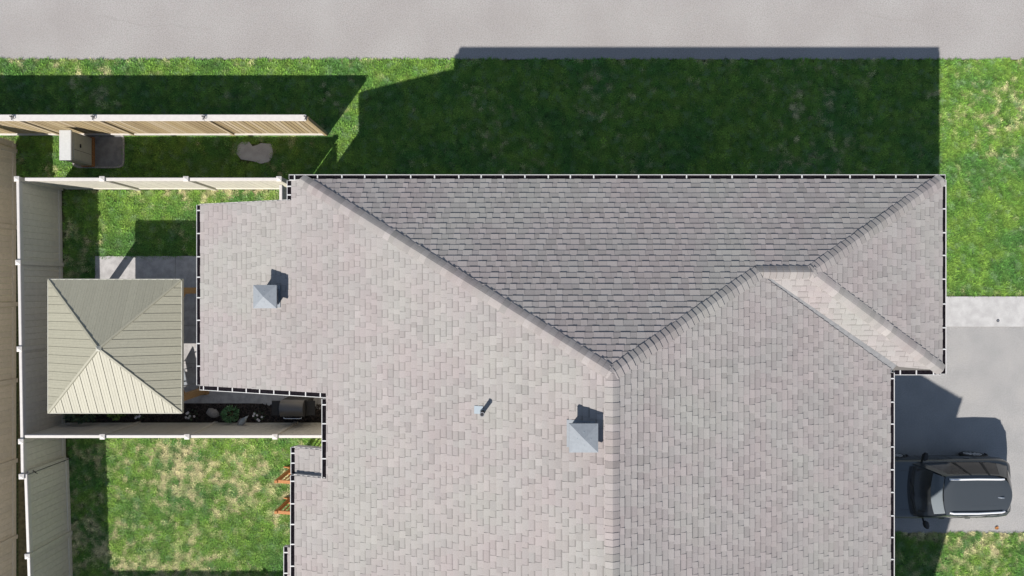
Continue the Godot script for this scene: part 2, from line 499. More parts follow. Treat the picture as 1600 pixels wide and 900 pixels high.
func build_house() -> void:
	var warm := FastNoiseLite.new()
	warm.seed = 5
	warm.frequency = 0.03
	var house := thing("house", "house with brown grey shingled hip roof filling the middle of the view", "house")
	var W := plane(8.42 - 0.348 * 2.0, 0.348, 0.0)
	var E := plane(8.42 + 0.348 * 2.0, -0.348, 0.0)
	var N := plane(6.0 + 0.57 * 2.55, 0.0, 0.57)
	var WE := plane(6.0 + 0.348 * 10.08, -0.348, 0.0)
	var WS := plane(6.0 + 0.552 * 1.93, 0.0, -0.552)
	var zr := -2.55 + 1.26 / 0.57       # ridge of the front wing
	var xr := 10.08 - 1.26 / 0.348
	var x0 := 2.0 + (8.42 - 7.26) / 0.348
	var pk := Vector2(2.0, 1.695)
	var nw := Vector2(2.0 - 0.57 * 4.245 / 0.348, -2.55)
	var vz := 1.93 - (6.026 - 6.0) / 0.552
	var val := Vector2(8.85, 1.93 - (8.42 - 0.348 * 6.85 - 6.0) / 0.552)
	var vtop := Vector2(x0, zr)
	var vdir := (val - vtop).normalized()
	var vperp := Vector2(-vdir.y, vdir.x)     # points to the rear slope's side
	if vperp.y < 0.0: vperp = -vperp
	var outline_w := PackedVector2Array([Vector2(-5.2, -2.55), nw, pk, Vector2(2, 13.5), Vector2(-5.11, 13.5), Vector2(-5.11, 4.40), Vector2(-4.29, 4.40), Vector2(-4.29, 2.43), Vector2(-7.74, 2.43), Vector2(-7.74, -2.07), Vector2(-5.2, -2.07)])
	var outline_e := PackedVector2Array([pk, vtop, val, Vector2(8.85, 13.5), Vector2(2, 13.5)])
	var outline_n := PackedVector2Array([nw, Vector2(10.08, -2.55), Vector2(xr, zr), vtop, pk])
	var outline_we := PackedVector2Array([Vector2(10.08, -2.55), Vector2(10.08, 1.93), Vector2(xr, zr)])
	var outline_ws := PackedVector2Array([vtop, Vector2(xr, zr), Vector2(10.08, 1.93), Vector2(8.9, 1.93), val])
	for d in [[W, outline_w], [E, outline_e], [N, outline_n], [WE, outline_we], [WS, outline_ws]]:
		deck(house, d[0], d[1])
	lay_shingles(W, outline_w, warm)
	lay_shingles(E, PackedVector2Array([pk, vtop + vperp * 0.015, val + vperp * 0.015, Vector2(8.85, 13.5), Vector2(2, 13.5)]), warm)
	lay_shingles(N, outline_n, warm)
	lay_shingles(WE, outline_we, warm)
	lay_shingles(WS, PackedVector2Array([vtop + Vector2(0.1, 0.02), Vector2(xr, zr), Vector2(10.08, 1.93), val - vperp * 0.12 + vdir * 0.14, val - vperp * 0.12]), warm)
	# low roofs over the rear door and the deck stair
	var P1 := plane(5.82 + 0.348 * 5.14, 0.348, 0.0)
	var o1 := PackedVector2Array([Vector2(-5.14, 3.78), Vector2(-3.9, 3.78), Vector2(-3.9, 4.95), Vector2(-5.14, 4.95)])
	deck(house, P1, o1)
	lay_shingles(P1, o1, warm)
	var P2 := plane(5.55 + 0.348 * 5.4, 0.348, 0.0)
	var o2 := PackedVector2Array([Vector2(-5.4, 6.24), Vector2(-4.8, 6.24), Vector2(-4.8, 11.0), Vector2(-5.4, 11.0)])
	deck(house, P2, o2)
	lay_shingles(P2, o2, warm)
	# the twin front gables of the other half, south of the frame
	for zc in [10.24, 12.84]:
		var ga := plane(7.8 - 0.83 * zc, 0.0, 0.83)
		var gb := plane(7.8 + 0.83 * zc, 0.0, -0.83)
		var za := 7.28 if zc < 11.0 else 11.3
		var zb := 10.62 if zc < 11.0 else 15.5
		var oa := PackedVector2Array([Vector2(4.2, za), Vector2(9.82, za), Vector2(9.82, zc), Vector2(4.2, zc)])
		var ob := PackedVector2Array([Vector2(4.2, zc), Vector2(9.82, zc), Vector2(9.82, zb), Vector2(4.2, zb)])
		deck(house, ga, oa); deck(house, gb, ob)
		lay_shingles(ga, oa, warm); lay_shingles(gb, ob, warm)
		caps(house, lift(ga, Vector2(9.82, zc)), lift(ga, Vector2(4.3, zc)), ga.n, gb.n, warm)
	tabs.sort_custom(func(a, b): return a.size > b.size)
	var rest := begin()
	for i in tabs.size():
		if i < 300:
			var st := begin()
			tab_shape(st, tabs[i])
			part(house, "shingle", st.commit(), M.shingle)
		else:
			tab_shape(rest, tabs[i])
	part(house, "shingles", rest.commit(), M.shingle).set_meta("kind", "stuff")
	# hips and ridges
	caps(house, lift(W, nw), lift(W, pk), W.n, N.n, warm)
	caps(house, lift(E, vtop), lift(E, pk), N.n, E.n, warm)
	caps(house, lift(WE, Vector2(10.08, -2.55)), lift(WE, Vector2(xr, zr)), N.n, WE.n, warm)
	caps(house, lift(WE, Vector2(10.08, 1.93)), lift(WE, Vector2(xr, zr)), WS.n, WE.n, warm)
	caps(house, lift(N, Vector2(x0 - 0.05, zr)), lift(N, Vector2(xr + 0.05, zr)), N.n, WS.n, warm)
	caps(house, lift(W, pk), lift(W, Vector2(2, 13.4)), W.n, E.n, warm, 0.02)
	# valley metal between the front wing and the main slope
	var st := begin()
	for k in 2:
		var pl: Dictionary = [E, WS][k]
		var sd: float = [1.0, -1.0][k]
		var wd: float = [0.1, 0.22][k]
		quad(st, lift(pl, vtop + vdir * 0.25, -0.002), lift(pl, val + vdir * 0.08, -0.002), lift(pl, val + vdir * 0.08 + vperp * wd * sd, -0.002), lift(pl, vtop + vdir * 0.25 + vperp * 0.08 * sd, -0.002), Vector3.UP)
	part(house, "valley_flashing", st.commit(), M.flash)
	# gutters
	gutter(house, Vector3(-5.24, 6.0, -2.55), Vector3(10.18, 6.0, -2.55), Vector3(0, 0, -1))
	gutter(house, Vector3(10.08, 6.0, -2.54), Vector3(10.08, 6.0, 2.02), Vector3(1, 0, 0))
	gutter(house, Vector3(8.97, 6.0, 1.93), Vector3(10.07, 6.0, 1.93), Vector3(0, 0, 1), 0.4)
	gutter(house, Vector3(8.85, 6.03, 1.98), Vector3(8.85, 6.03, 7.25), Vector3(1, 0, 0))
	gutter(house, Vector3(-7.74, 5.03, -2.07), Vector3(-7.74, 5.03, 2.42), Vector3(-1, 0, 0))
	gutter(house, Vector3(-7.8, 5.01, 2.43), Vector3(-4.31, 6.225, 2.43), Vector3(0, 0, 1), 0.42)
	gutter(house, Vector3(-4.29, 6.23, 2.56), Vector3(-4.29, 6.23, 4.42), Vector3(-1, 0, 0), 0.42)
	gutter(house, Vector3(-5.11, 5.94, 4.41), Vector3(-5.11, 5.94, 12.0), Vector3(-1, 0, 0), 0.5)
	gutter(house, Vector3(-5.2, 5.91, -2.54), Vector3(-5.2, 5.91, -2.07), Vector3(-1, 0, 0), 0.2)
	gutter(house, Vector3(-5.14, 5.82, 3.78), Vector3(-5.14, 5.82, 4.42), Vector3(-1, 0, 0), 0.24)
	gutter(house, Vector3(-5.4, 5.55, 6.24), Vector3(-5.4, 5.55, 10.8), Vector3(-1, 0, 0), 0.5)
	# rake boards
	for r in [[lift(W, Vector2(-7.74, -2.07)), lift(W, Vector2(-5.2, -2.07))], [lift(W, Vector2(-5.11, 4.4)), lift(W, Vector2(-4.29, 4.4))], [lift(P1, Vector2(-5.14, 3.78)), lift(P1, Vector2(-4.2, 3.78))]]:
		var d: Vector3 = (r[1] - r[0]).normalized()
		var bs := Basis(d, d.cross(Vector3(0, 0, -1)).normalized() * -1.0, Vector3(0, 0, 1))
		part(house, "rake_board", box_mesh(Vector3((r[1] - r[0]).length(), 0.18, 0.022), 0.004), M.vinyl_white, (r[0] + r[1]) / 2.0 + Vector3(0, -0.1, -0.012), Basis(d, Vector3(0, 0, 1).cross(d), Vector3(0, 0, 1)))
	# walls
	var foot := [Vector2(-4.75, -2.1), Vector2(9.65, -2.1), Vector2(9.65, 1.5), Vector2(8.4, 1.5), Vector2(8.4, 8.0), Vector2(9.5, 8.0), Vector2(9.5, 15.2), Vector2(4.4, 15.2), Vector2(4.4, 13.19), Vector2(-4.7, 13.19), Vector2(-4.7, 4.8), Vector2(-3.9, 4.8), Vector2(-3.9, 2.05), Vector2(-7.3, 2.05), Vector2(-7.3, -1.65), Vector2(-4.75, -1.65)]
	for i in foot.size():
		var a: Vector2 = foot[i]; var b: Vector2 = foot[(i + 1) % foot.size()]
		var ha: float = minf(5.95, 8.42 + 0.348 * (a.x - 2.0) - 0.14); var hb: float = minf(5.95, 8.42 + 0.348 * (b.x - 2.0) - 0.14)
		var sw := begin()
		var dd := (b - a).normalized()
		var o := Vector3(dd.y, 0, -dd.x)
		quad(sw, Vector3(a.x, 0, a.y), Vector3(b.x, 0, b.y), Vector3(b.x, hb, b.y), Vector3(a.x, ha, a.y), o)
		var inn := -o * 0.15
		quad(sw, Vector3(a.x, 0, a.y) + inn, Vector3(b.x, 0, b.y) + inn, Vector3(b.x, hb, b.y) + inn, Vector3(a.x, ha, a.y) + inn, -o)
		quad(sw, Vector3(a.x, ha, a.y), Vector3(b.x, hb, b.y), Vector3(b.x, hb, b.y) + inn, Vector3(a.x, ha, a.y) + inn, Vector3.UP)
		part(house, "wall", sw.commit(), M.siding)
	# gable walls of the twin gables
	for zc in [10.24, 12.84]:
		var sg := begin()
		var zn: float = zc - (2.5 if zc < 11.0 else 1.5); var zs: float = zc + (0.36 if zc < 11.0 else 2.55)
		for gx in [9.65, 9.57]:
			var hint := Vector3(1, 0, 0) if gx > 9.6 else Vector3(-1, 0, 0)
			quad(sg, Vector3(gx, 7.7, zc), Vector3(gx, 7.7 - 0.83 * (zs - zc), zs), Vector3(gx, 0.0, zs), Vector3(gx, 0.0, zc), hint)
			quad(sg, Vector3(gx, 7.7, zc), Vector3(gx, 7.7 - 0.83 * (zc - zn), zn), Vector3(gx, 0.0, zn), Vector3(gx, 0.0, zc), hint)
		part(house, "gable_wall", sg.commit(), M.siding)
	part(house, "valley_deck", box_mesh(Vector3(5.4, 0.05, 0.9), 0.01), M.deck, Vector3(6.9, 6.3, 11.05))
	var se := begin()
	quad(se, Vector3(-4.75, 0, 13.2), Vector3(2, 0, 13.2), Vector3(2, 8.3, 13.2), Vector3(-4.75, 5.95, 13.2), Vector3(0, 0, 1))
	quad(se, Vector3(2, 0, 13.2), Vector3(8.6, 0, 13.2), Vector3(8.6, 6.0, 13.2), Vector3(2, 8.3, 13.2), Vector3(0, 0, 1))
	part(house, "gable_wall", se.commit(), M.siding)
	# garage door and windows, under the eaves
	var gd := part(house, "garage_door", box_mesh(Vector3(0.06, 2.3, 3.6), 0.01), M.vinyl_white, Vector3(8.44, 1.15, 5.2))
	for k in 4:
		part(gd, "door_panel", box_mesh(Vector3(0.03, 0.48, 3.4), 0.01), M.vinyl_white, Vector3(0.04, -0.84 + k * 0.56, 0))
	for w in [[Vector3(0.5, 3.4, -2.13), 0.0], [Vector3(4.5, 3.4, -2.13), 0.0], [Vector3(9.68, 3.2, -0.4), PI / 2], [Vector3(-7.33, 2.0, 0.2), PI / 2]]:
		var bw := Basis(Vector3.UP, w[1])
		var fr := part(house, "window", box_mesh(Vector3(1.4, 1.2, 0.06), 0.01), M.vinyl_white, w[0], bw)
		part(fr, "pane", box_mesh(Vector3(1.25, 1.05, 0.02), 0.003), M.glass, Vector3(0, 0, -0.03 if w[1] == 0.0 else (0.03 if w[0].x > 0 else -0.03)))
	# box vents and the plumbing stack
	roof_vent(house, W, Vector2(-5.72, 0.20), 0.54, 0.46)
	roof_vent(house, W, Vector2(1.41, 2.95), 0.57, 0.36)
	var pp := lift(W, Vector2(-0.62, 2.62))
	var sp := begin()
	tube(sp, [pp + Vector3(0, -0.1, 0), pp + Vector3(0, 0.34, 0)], [0.045, 0.045], 20)
	var stack := part(house, "vent_pipe", sp.commit(), M.black)
	var sf := begin()
	var fl := Basis(Vector3(1, 0.348, 0).normalized(), W.n, Vector3(0, 0, 1))
	cbox(sf, pp + fl * Vector3(-0.09, 0.018, -0.03), Vector3(0.2, 0.004, 0.17), 0.001, fl)
	tube(sf, [pp, pp + Vector3(0, 0.08, 0)], [0.06, 0.048], 20)
	part(stack, "pipe_flashing", sf.commit(), M.lead)
	var sr := begin()
	for k in 20:
		var a0 := TAU * k / 20; var a1 := TAU * (k + 1) / 20
		var c := pp + Vector3(0, 0.343, 0)
		quad(sr, c + Vector3(cos(a0), 0, sin(a0)) * 0.05, c + Vector3(cos(a1), 0, sin(a1)) * 0.05, c + Vector3(cos(a1), 0, sin(a1)) * 0.036, c + Vector3(cos(a0), 0, sin(a0)) * 0.036, Vector3.UP)
	part(stack, "pipe_rim", sr.commit(), M.steel)

func roof_vent(house: Node3D, pl: Dictionary, xz: Vector2, side: float, tall: float) -> void:
	var p := lift(pl, xz)
	var h := side / 2.0
	var st := begin()
	cbox(st, p + Vector3(0, tall / 2.0 - 0.15, 0), Vector3(side * 0.72, tall + 0.2, side * 0.72), 0.01)
	var fl := Basis(Vector3(1, pl.cx, 0).normalized(), pl.n, Vector3(0, 0, 1))
	cbox(st, p + fl * Vector3(-0.02, 0.018, 0), Vector3(side * 1.02, 0.006, side * 0.98), 0.002, fl)
	var v := part(house, "roof_vent", st.commit(), M.vent)
	for s in [-1.0, 1.0]:
		for k in 3:
			part(v, "louvre", box_mesh(Vector3(side * 0.6, 0.02, 0.03), 0.004), M.vent_dark, p + Vector3(0, tall - 0.12 - k * 0.07, s * side * 0.365))
			part(v, "louvre", box_mesh(Vector3(0.03, 0.02, side * 0.6), 0.004), M.vent_dark, p + Vector3(s * side * 0.365, tall - 0.12 - k * 0.07, 0))
	var sc := begin()
	var y := p.y + tall
	var ap := Vector3(p.x, y + side * 0.2, p.z)
	var c := [Vector3(p.x - h, y, p.z - h), Vector3(p.x + h, y, p.z - h), Vector3(p.x + h, y, p.z + h), Vector3(p.x - h, y, p.z + h)]
	for k in 4:
		var a: Vector3 = c[k]; var b: Vector3 = c[(k + 1) % 4]
		tri(sc, a, b, ap, Vector3.UP)
		var o := ((a + b) / 2.0 - p); o.y = 0
		quad(sc, a, b, b - Vector3(0, 0.05, 0), a - Vector3(0, 0.05, 0), o)
	quad(sc, c[0] - Vector3(0, 0.05, 0), c[1] - Vector3(0, 0.05, 0), c[2] - Vector3(0, 0.05, 0), c[3] - Vector3(0, 0.05, 0), Vector3.DOWN)
	part(v, "vent_cap", sc.commit(), M.vent)
	for k in 4:
		var rv: Vector3 = (c[k] as Vector3).lerp(ap, 0.55)
		var e: Vector3 = (c[(k + 1) % 4] as Vector3).lerp(ap, 0.55)
		part(v, "rivet", box_mesh(Vector3(0.016, 0.012, 0.016), 0.004), M.lead, (rv + e) / 2.0 + Vector3(0, 0.002, 0))

# ------------------------------------------------------------------ fences
func frame_for(a: Vector2, b: Vector2) -> float:
	return atan2(-(b.y - a.y), b.x - a.x)

func vinyl_fence(called: String, label: String, a: Vector2, b: Vector2, h: float, posts: Array, pw := 0.19, white_top := true, skin: Array = []) -> Node3D:
	var f := thing(called, label, "fence", Vector3(a.x, 0, a.y), frame_for(a, b))
	if skin.is_empty(): skin = M.vinyl
	var L := a.distance_to(b)
	var pm := box_mesh(Vector3(pw - 0.005, h - 0.24, 0.024), 0.004)
	var x := pw / 2.0
	while x < L:
		var near := false
		for p in posts:
			if absf(p - x) < 0.05: near = true
		part(f, "plank", pm, skin[rng.randi() % 3], Vector3(x, h / 2.0, rng.randf_range(-0.0015, 0.0015)))
		x += pw
	var ends: Array = posts.duplicate()
	if ends[0] > 0.2: ends.push_front(0.0)
	if ends[-1] < L - 0.2: ends.append(L)
	for i in ends.size() - 1:
		var l: float = ends[i + 1] - ends[i] - 0.13
		var c: float = (ends[i + 1] + ends[i]) / 2.0
		part(f, "top_rail", box_mesh(Vector3(l, 0.15, 0.092), 0.012), M.vinyl_white if white_top else skin[0], Vector3(c, h - 0.075, 0))
		part(f, "bottom_rail", box_mesh(Vector3(l, 0.15, 0.06), 0.008), skin[2], Vector3(c, 0.1, 0))
	var po := box_mesh(Vector3(0.13, h + 0.02, 0.13), 0.008)
	var sc := begin()
	cbox(sc, Vector3(0, 0.012, 0), Vector3(0.155, 0.024, 0.155), 0.004)
	for k in 4:
		var t := TAU * (k + 0.5) / 4.0; var t2 := TAU * (k + 1.5) / 4.0
		tri(sc, Vector3(cos(t) * 0.1, 0.024, sin(t) * 0.1), Vector3(cos(t2) * 0.1, 0.024, sin(t2) * 0.1), Vector3(0, 0.05, 0), Vector3.UP)
	var cm := sc.commit()
	for p in posts:
		var pp := part(f, "post", po, skin[1], Vector3(p, (h + 0.02) / 2.0, 0))
		part(pp, "post_cap", cm, M.vinyl_white, Vector3(0, (h + 0.02) / 2.0, 0))
	return f

func wood_fence() -> void:
	var a := Vector2(-20.0, -4.95); var b := Vector2(-5.9, -4.95)
	var h := 2.14
	var L := a.distance_to(b)
	var f := thing("wooden_fence", "tan wooden board fence with white rails standing along the road verge", "fence", Vector3(a.x, 0, a.y))
	var posts := [0.0, 2.9, 5.5, 7.85, 11.06, 14.02]
	var bw := 0.138
	var bm := box_mesh(Vector3(bw - 0.02, h - 0.2, 0.02), 0.004)
	var x := 0.08
	while x < L - 0.08:
		part(f, "board", bm, M.wood[rng.randi() % 4], Vector3(x, h / 2.0 + 0.02, rng.randf_range(-0.003, 0.003)))
		x += bw
	for i in posts.size() - 1:
		var l: float = posts[i + 1] - posts[i]
		var c: float = (posts[i + 1] + posts[i]) / 2.0
		part(f, "added_backing", box_mesh(Vector3(l, h - 0.2, 0.012), 0.003), M.added_backing, Vector3(c, h / 2.0 + 0.02, -0.022))  # dark sheet added behind the boards: shuts out sun, darkens the gaps
		part(f, "cap_board", box_mesh(Vector3(l - 0.006, 0.04, 0.185), 0.008), M.vinyl_white, Vector3(c, h, 0))
		part(f, "bottom_rail", box_mesh(Vector3(l - 0.1, 0.14, 0.09), 0.008), M.vinyl_white, Vector3(c, 0.09, 0.0))
	for p in posts:
		var pm := part(f, "post", box_mesh(Vector3(0.1, h - 0.02, 0.11), 0.008), M.wood[3] if p < 14.0 else M.wood[2], Vector3(p, h / 2.0 - 0.01, 0.0))
		var sb := begin()
		tube(sb, [Vector3(-0.05, 0, -0.05), Vector3(-0.05, 0.07, -0.03), Vector3(0.02, 0.09, 0), Vector3(0.06, 0.02, 0.03)], [0.012, 0.012, 0.012, 0.01], 6)
		tube(sb, [Vector3(0.03, 0, -0.06), Vector3(0.0, 0.08, 0.0), Vector3(-0.04, 0.0, 0.06)], [0.01, 0.012, 0.01], 6)
		part(pm, "post_bracket", sb.commit(), M.black, Vector3(0, h / 2.0 + 0.03, 0))

# ------------------------------------------------------------------ grass
func lawn(called: String, label: String, outline: PackedVector2Array, density: float, dryness: float, edge_dry: Array, holes: Array, seed_: int) -> void:
	var dn := FastNoiseLite.new(); dn.seed = seed_; dn.frequency = 1.5; dn.fractal_octaves = 4
	var dn2 := FastNoiseLite.new(); dn2.seed = seed_ + 9; dn2.frequency = 0.22; dn2.fractal_octaves = 3
	var dn3 := FastNoiseLite.new(); dn3.seed = seed_ + 19; dn3.frequency = 3.2; dn3.fractal_octaves = 2
	var dn4 := FastNoiseLite.new(); dn4.seed = seed_ + 29; dn4.frequency = 13.0; dn4.fractal_octaves = 2
	var st := begin()
	var r2 := RandomNumberGenerator.new(); r2.seed = 77
	for k in 9:
		var az := TAU * k / 9.0 + r2.randf_range(-0.3, 0.3)
		var lean := r2.randf_range(0.35, 1.15)
		var l := r2.randf_range(0.045, 0.085)
		var d := Vector3(cos(az) * sin(lean), cos(lean), sin(az) * sin(lean))
		var s := Vector3(-sin(az), 0, cos(az)) * r2.randf_range(0.0055, 0.009)
		var o := Vector3(cos(az), 0, sin(az)) * r2.randf_range(0.0, 0.018)
		var m := o + d * l * 0.6
		var t := o + d * l + Vector3(cos(az), -0.5, sin(az)) * 0.012
		var c := Color(1, 1, 1)
		quad(st, o - s, o + s, m + s * 0.8, m - s * 0.8, Vector3.UP, c)
		tri(st, m - s * 0.8, m + s * 0.8, t, Vector3.UP, c)
	var mesh := st.commit()
	var lo := Vector2(INF, INF); var hi := -lo
	for v in outline:
		lo = lo.min(v); hi = hi.max(v)
	var n := int((hi.x - lo.x) * (hi.y - lo.y) * density)
	var xf: Array[Transform3D] = []
	var cols := PackedColorArray()
	for i in n:
		var p := Vector2(rng.randf_range(lo.x, hi.x), rng.randf_range(lo.y, hi.y))
		var wob := Vector2(dn4.get_noise_2d(p.x + 31.0, p.y), dn4.get_noise_2d(p.x, p.y + 57.0)) * 0.18
		if not Geometry2D.is_point_in_polygon(p + wob, outline): continue
		var skip := false
		for hpoly in holes:
			if Geometry2D.is_point_in_polygon(p, hpoly): skip = true
		if skip: continue
		var dry := dn.get_noise_2dv(p) * 0.9 + dn2.get_noise_2dv(p) * 0.8 + dn3.get_noise_2dv(p) * 0.75 + dryness
		for e in edge_dry:
			dry += 0.5 * exp(-absf((p.y if e[0] == "z" else p.x) - e[1]) / 0.13)
		var f := clampf(dry * 1.5 + rng.randf_range(-0.35, 0.35), 0.0, 1.0)
		var v2 := dn2.get_noise_2d(p.x * 2.0 + 40.0, p.y * 2.0)
		var g := Color(0.068, 0.165, 0.02).lerp(Color(0.135, 0.235, 0.032), clampf(0.45 + dn.get_noise_2d(p.x + 60, p.y) * 1.1 + rng.randf_range(-0.4, 0.4), 0, 1))
		g = g.lerp(Color(0.04, 0.13, 0.025), clampf(-v2 * 1.6, 0.0, 0.7))
		var c := g.lerp(Color(0.52, 0.46, 0.26), f * 0.85)
		var clump := dn4.get_noise_2dv(p)
		c = shade(c, rng.randf_range(0.6, 1.3) * clampf(1.0 + clump * 1.25, 0.4, 1.8))
		if dn3.get_noise_2d(p.x + 90.0, p.y) > 0.42 and f < 0.3: c = c.lerp(Color(0.2, 0.3, 0.16), 0.5)
		var sc := rng.randf_range(0.7, 1.3) * lerpf(1.0, 0.75, f) * (1.0 + clump * 0.5)
		var bs := Basis(Vector3.UP, rng.randf() * TAU).scaled(Vector3(sc, sc * rng.randf_range(0.7, 1.2), sc))
		xf.append(Transform3D(bs, Vector3(p.x, 0.0, p.y)))
		cols.append(c)
	var mm := MultiMesh.new()
	mm.transform_format = MultiMesh.TRANSFORM_3D
	mm.use_colors = true
	mm.mesh = mesh
	mm.instance_count = xf.size()
	for i in xf.size():
		mm.set_instance_transform(i, xf[i])
		mm.set_instance_color(i, cols[i])
	var o := MultiMeshInstance3D.new()
	o.name = numbered(called)
	o.multimesh = mm
	o.material_override = M.grass
	add_child(o)
	tag(o, label, "grass")
	o.set_meta("kind", "stuff")

# ------------------------------------------------------------------ plants
func leaf_ball(centre: Vector3, rad: Vector3, count: int, size: float, cols: Array, droop := 0.3) -> ArrayMesh:
	var st := begin()
	for i in count:
		var d := Vector3(rng.randfn(), rng.randfn() * 0.8 + 0.35, rng.randfn()).normalized()
		var p := centre + d * rad * rng.randf_range(0.45, 1.0)
		var ax := (d + Vector3(rng.randf_range(-0.7, 0.7), rng.randf_range(-droop, 0.6), rng.randf_range(-0.7, 0.7))).normalized()
		var s := ax.cross(Vector3(rng.randf_range(-1, 1), rng.randf_range(-1, 1), rng.randf_range(-1, 1))).normalized()
		var l := size * rng.randf_range(0.7, 1.3)
		var c: Color = cols[rng.randi() % cols.size()]
		c = shade(c, rng.randf_range(0.75, 1.25))
		var n := ax.cross(s)
		var m := p + ax * l * 0.5 + n * l * 0.06
		tri(st, p, m + s * l * 0.26, m - s * l * 0.26, Vector3.UP, c)
		tri(st, m + s * l * 0.26, m - s * l * 0.26, p + ax * l, Vector3.UP, c)
	return st.commit()

func shrub(called: String, label: String, at: Vector3, rad: Vector3, count: int, size: float, cols: Array, cat := "shrub") -> void:
	var t := thing(called, label, cat, at)
	part(t, "foliage", leaf_ball(Vector3(0, rad.y * 0.75, 0), rad, count, size, cols), M.leaf)
	var st := begin()
	for k in 5:
		var a := TAU * k / 5.0
		tube(st, [Vector3(0, -0.02, 0), Vector3(cos(a) * rad.x * 0.3, rad.y * 0.5, sin(a) * rad.z * 0.3), Vector3(cos(a) * rad.x * 0.6, rad.y, sin(a) * rad.z * 0.6)], [0.012, 0.009, 0.004], 5)
	part(t, "stem", st.commit(), M.timber)

func flowers(label: String, at: Vector3, spread: float, count: int) -> void:
	var t := thing("flower_plant", label, "flower", at, 0.0)
	part(t, "foliage", leaf_ball(Vector3(0, 0.07, 0), Vector3(spread, 0.08, spread), 60, 0.07, [Color(0.04, 0.07, 0.04), Color(0.06, 0.1, 0.05)]), M.leaf)
	for k in count:
		var p := Vector3(rng.randf_range(-spread, spread), rng.randf_range(0.14, 0.2), rng.randf_range(-spread, spread) * 0.7)
		var st := begin()
		for j in 5:
			var a := TAU * j / 5.0 + k
			var d := Vector3(cos(a), 0.25, sin(a)); var s := Vector3(-sin(a), 0, cos(a))
			tri(st, p, p + d * 0.03 + s * 0.014, p + d * 0.03 - s * 0.014, Vector3.UP)
			tri(st, p + d * 0.03 + s * 0.014, p + d * 0.03 - s * 0.014, p + d * 0.042, Vector3.UP)
		part(t, "blossom", st.commit(), M.petal)

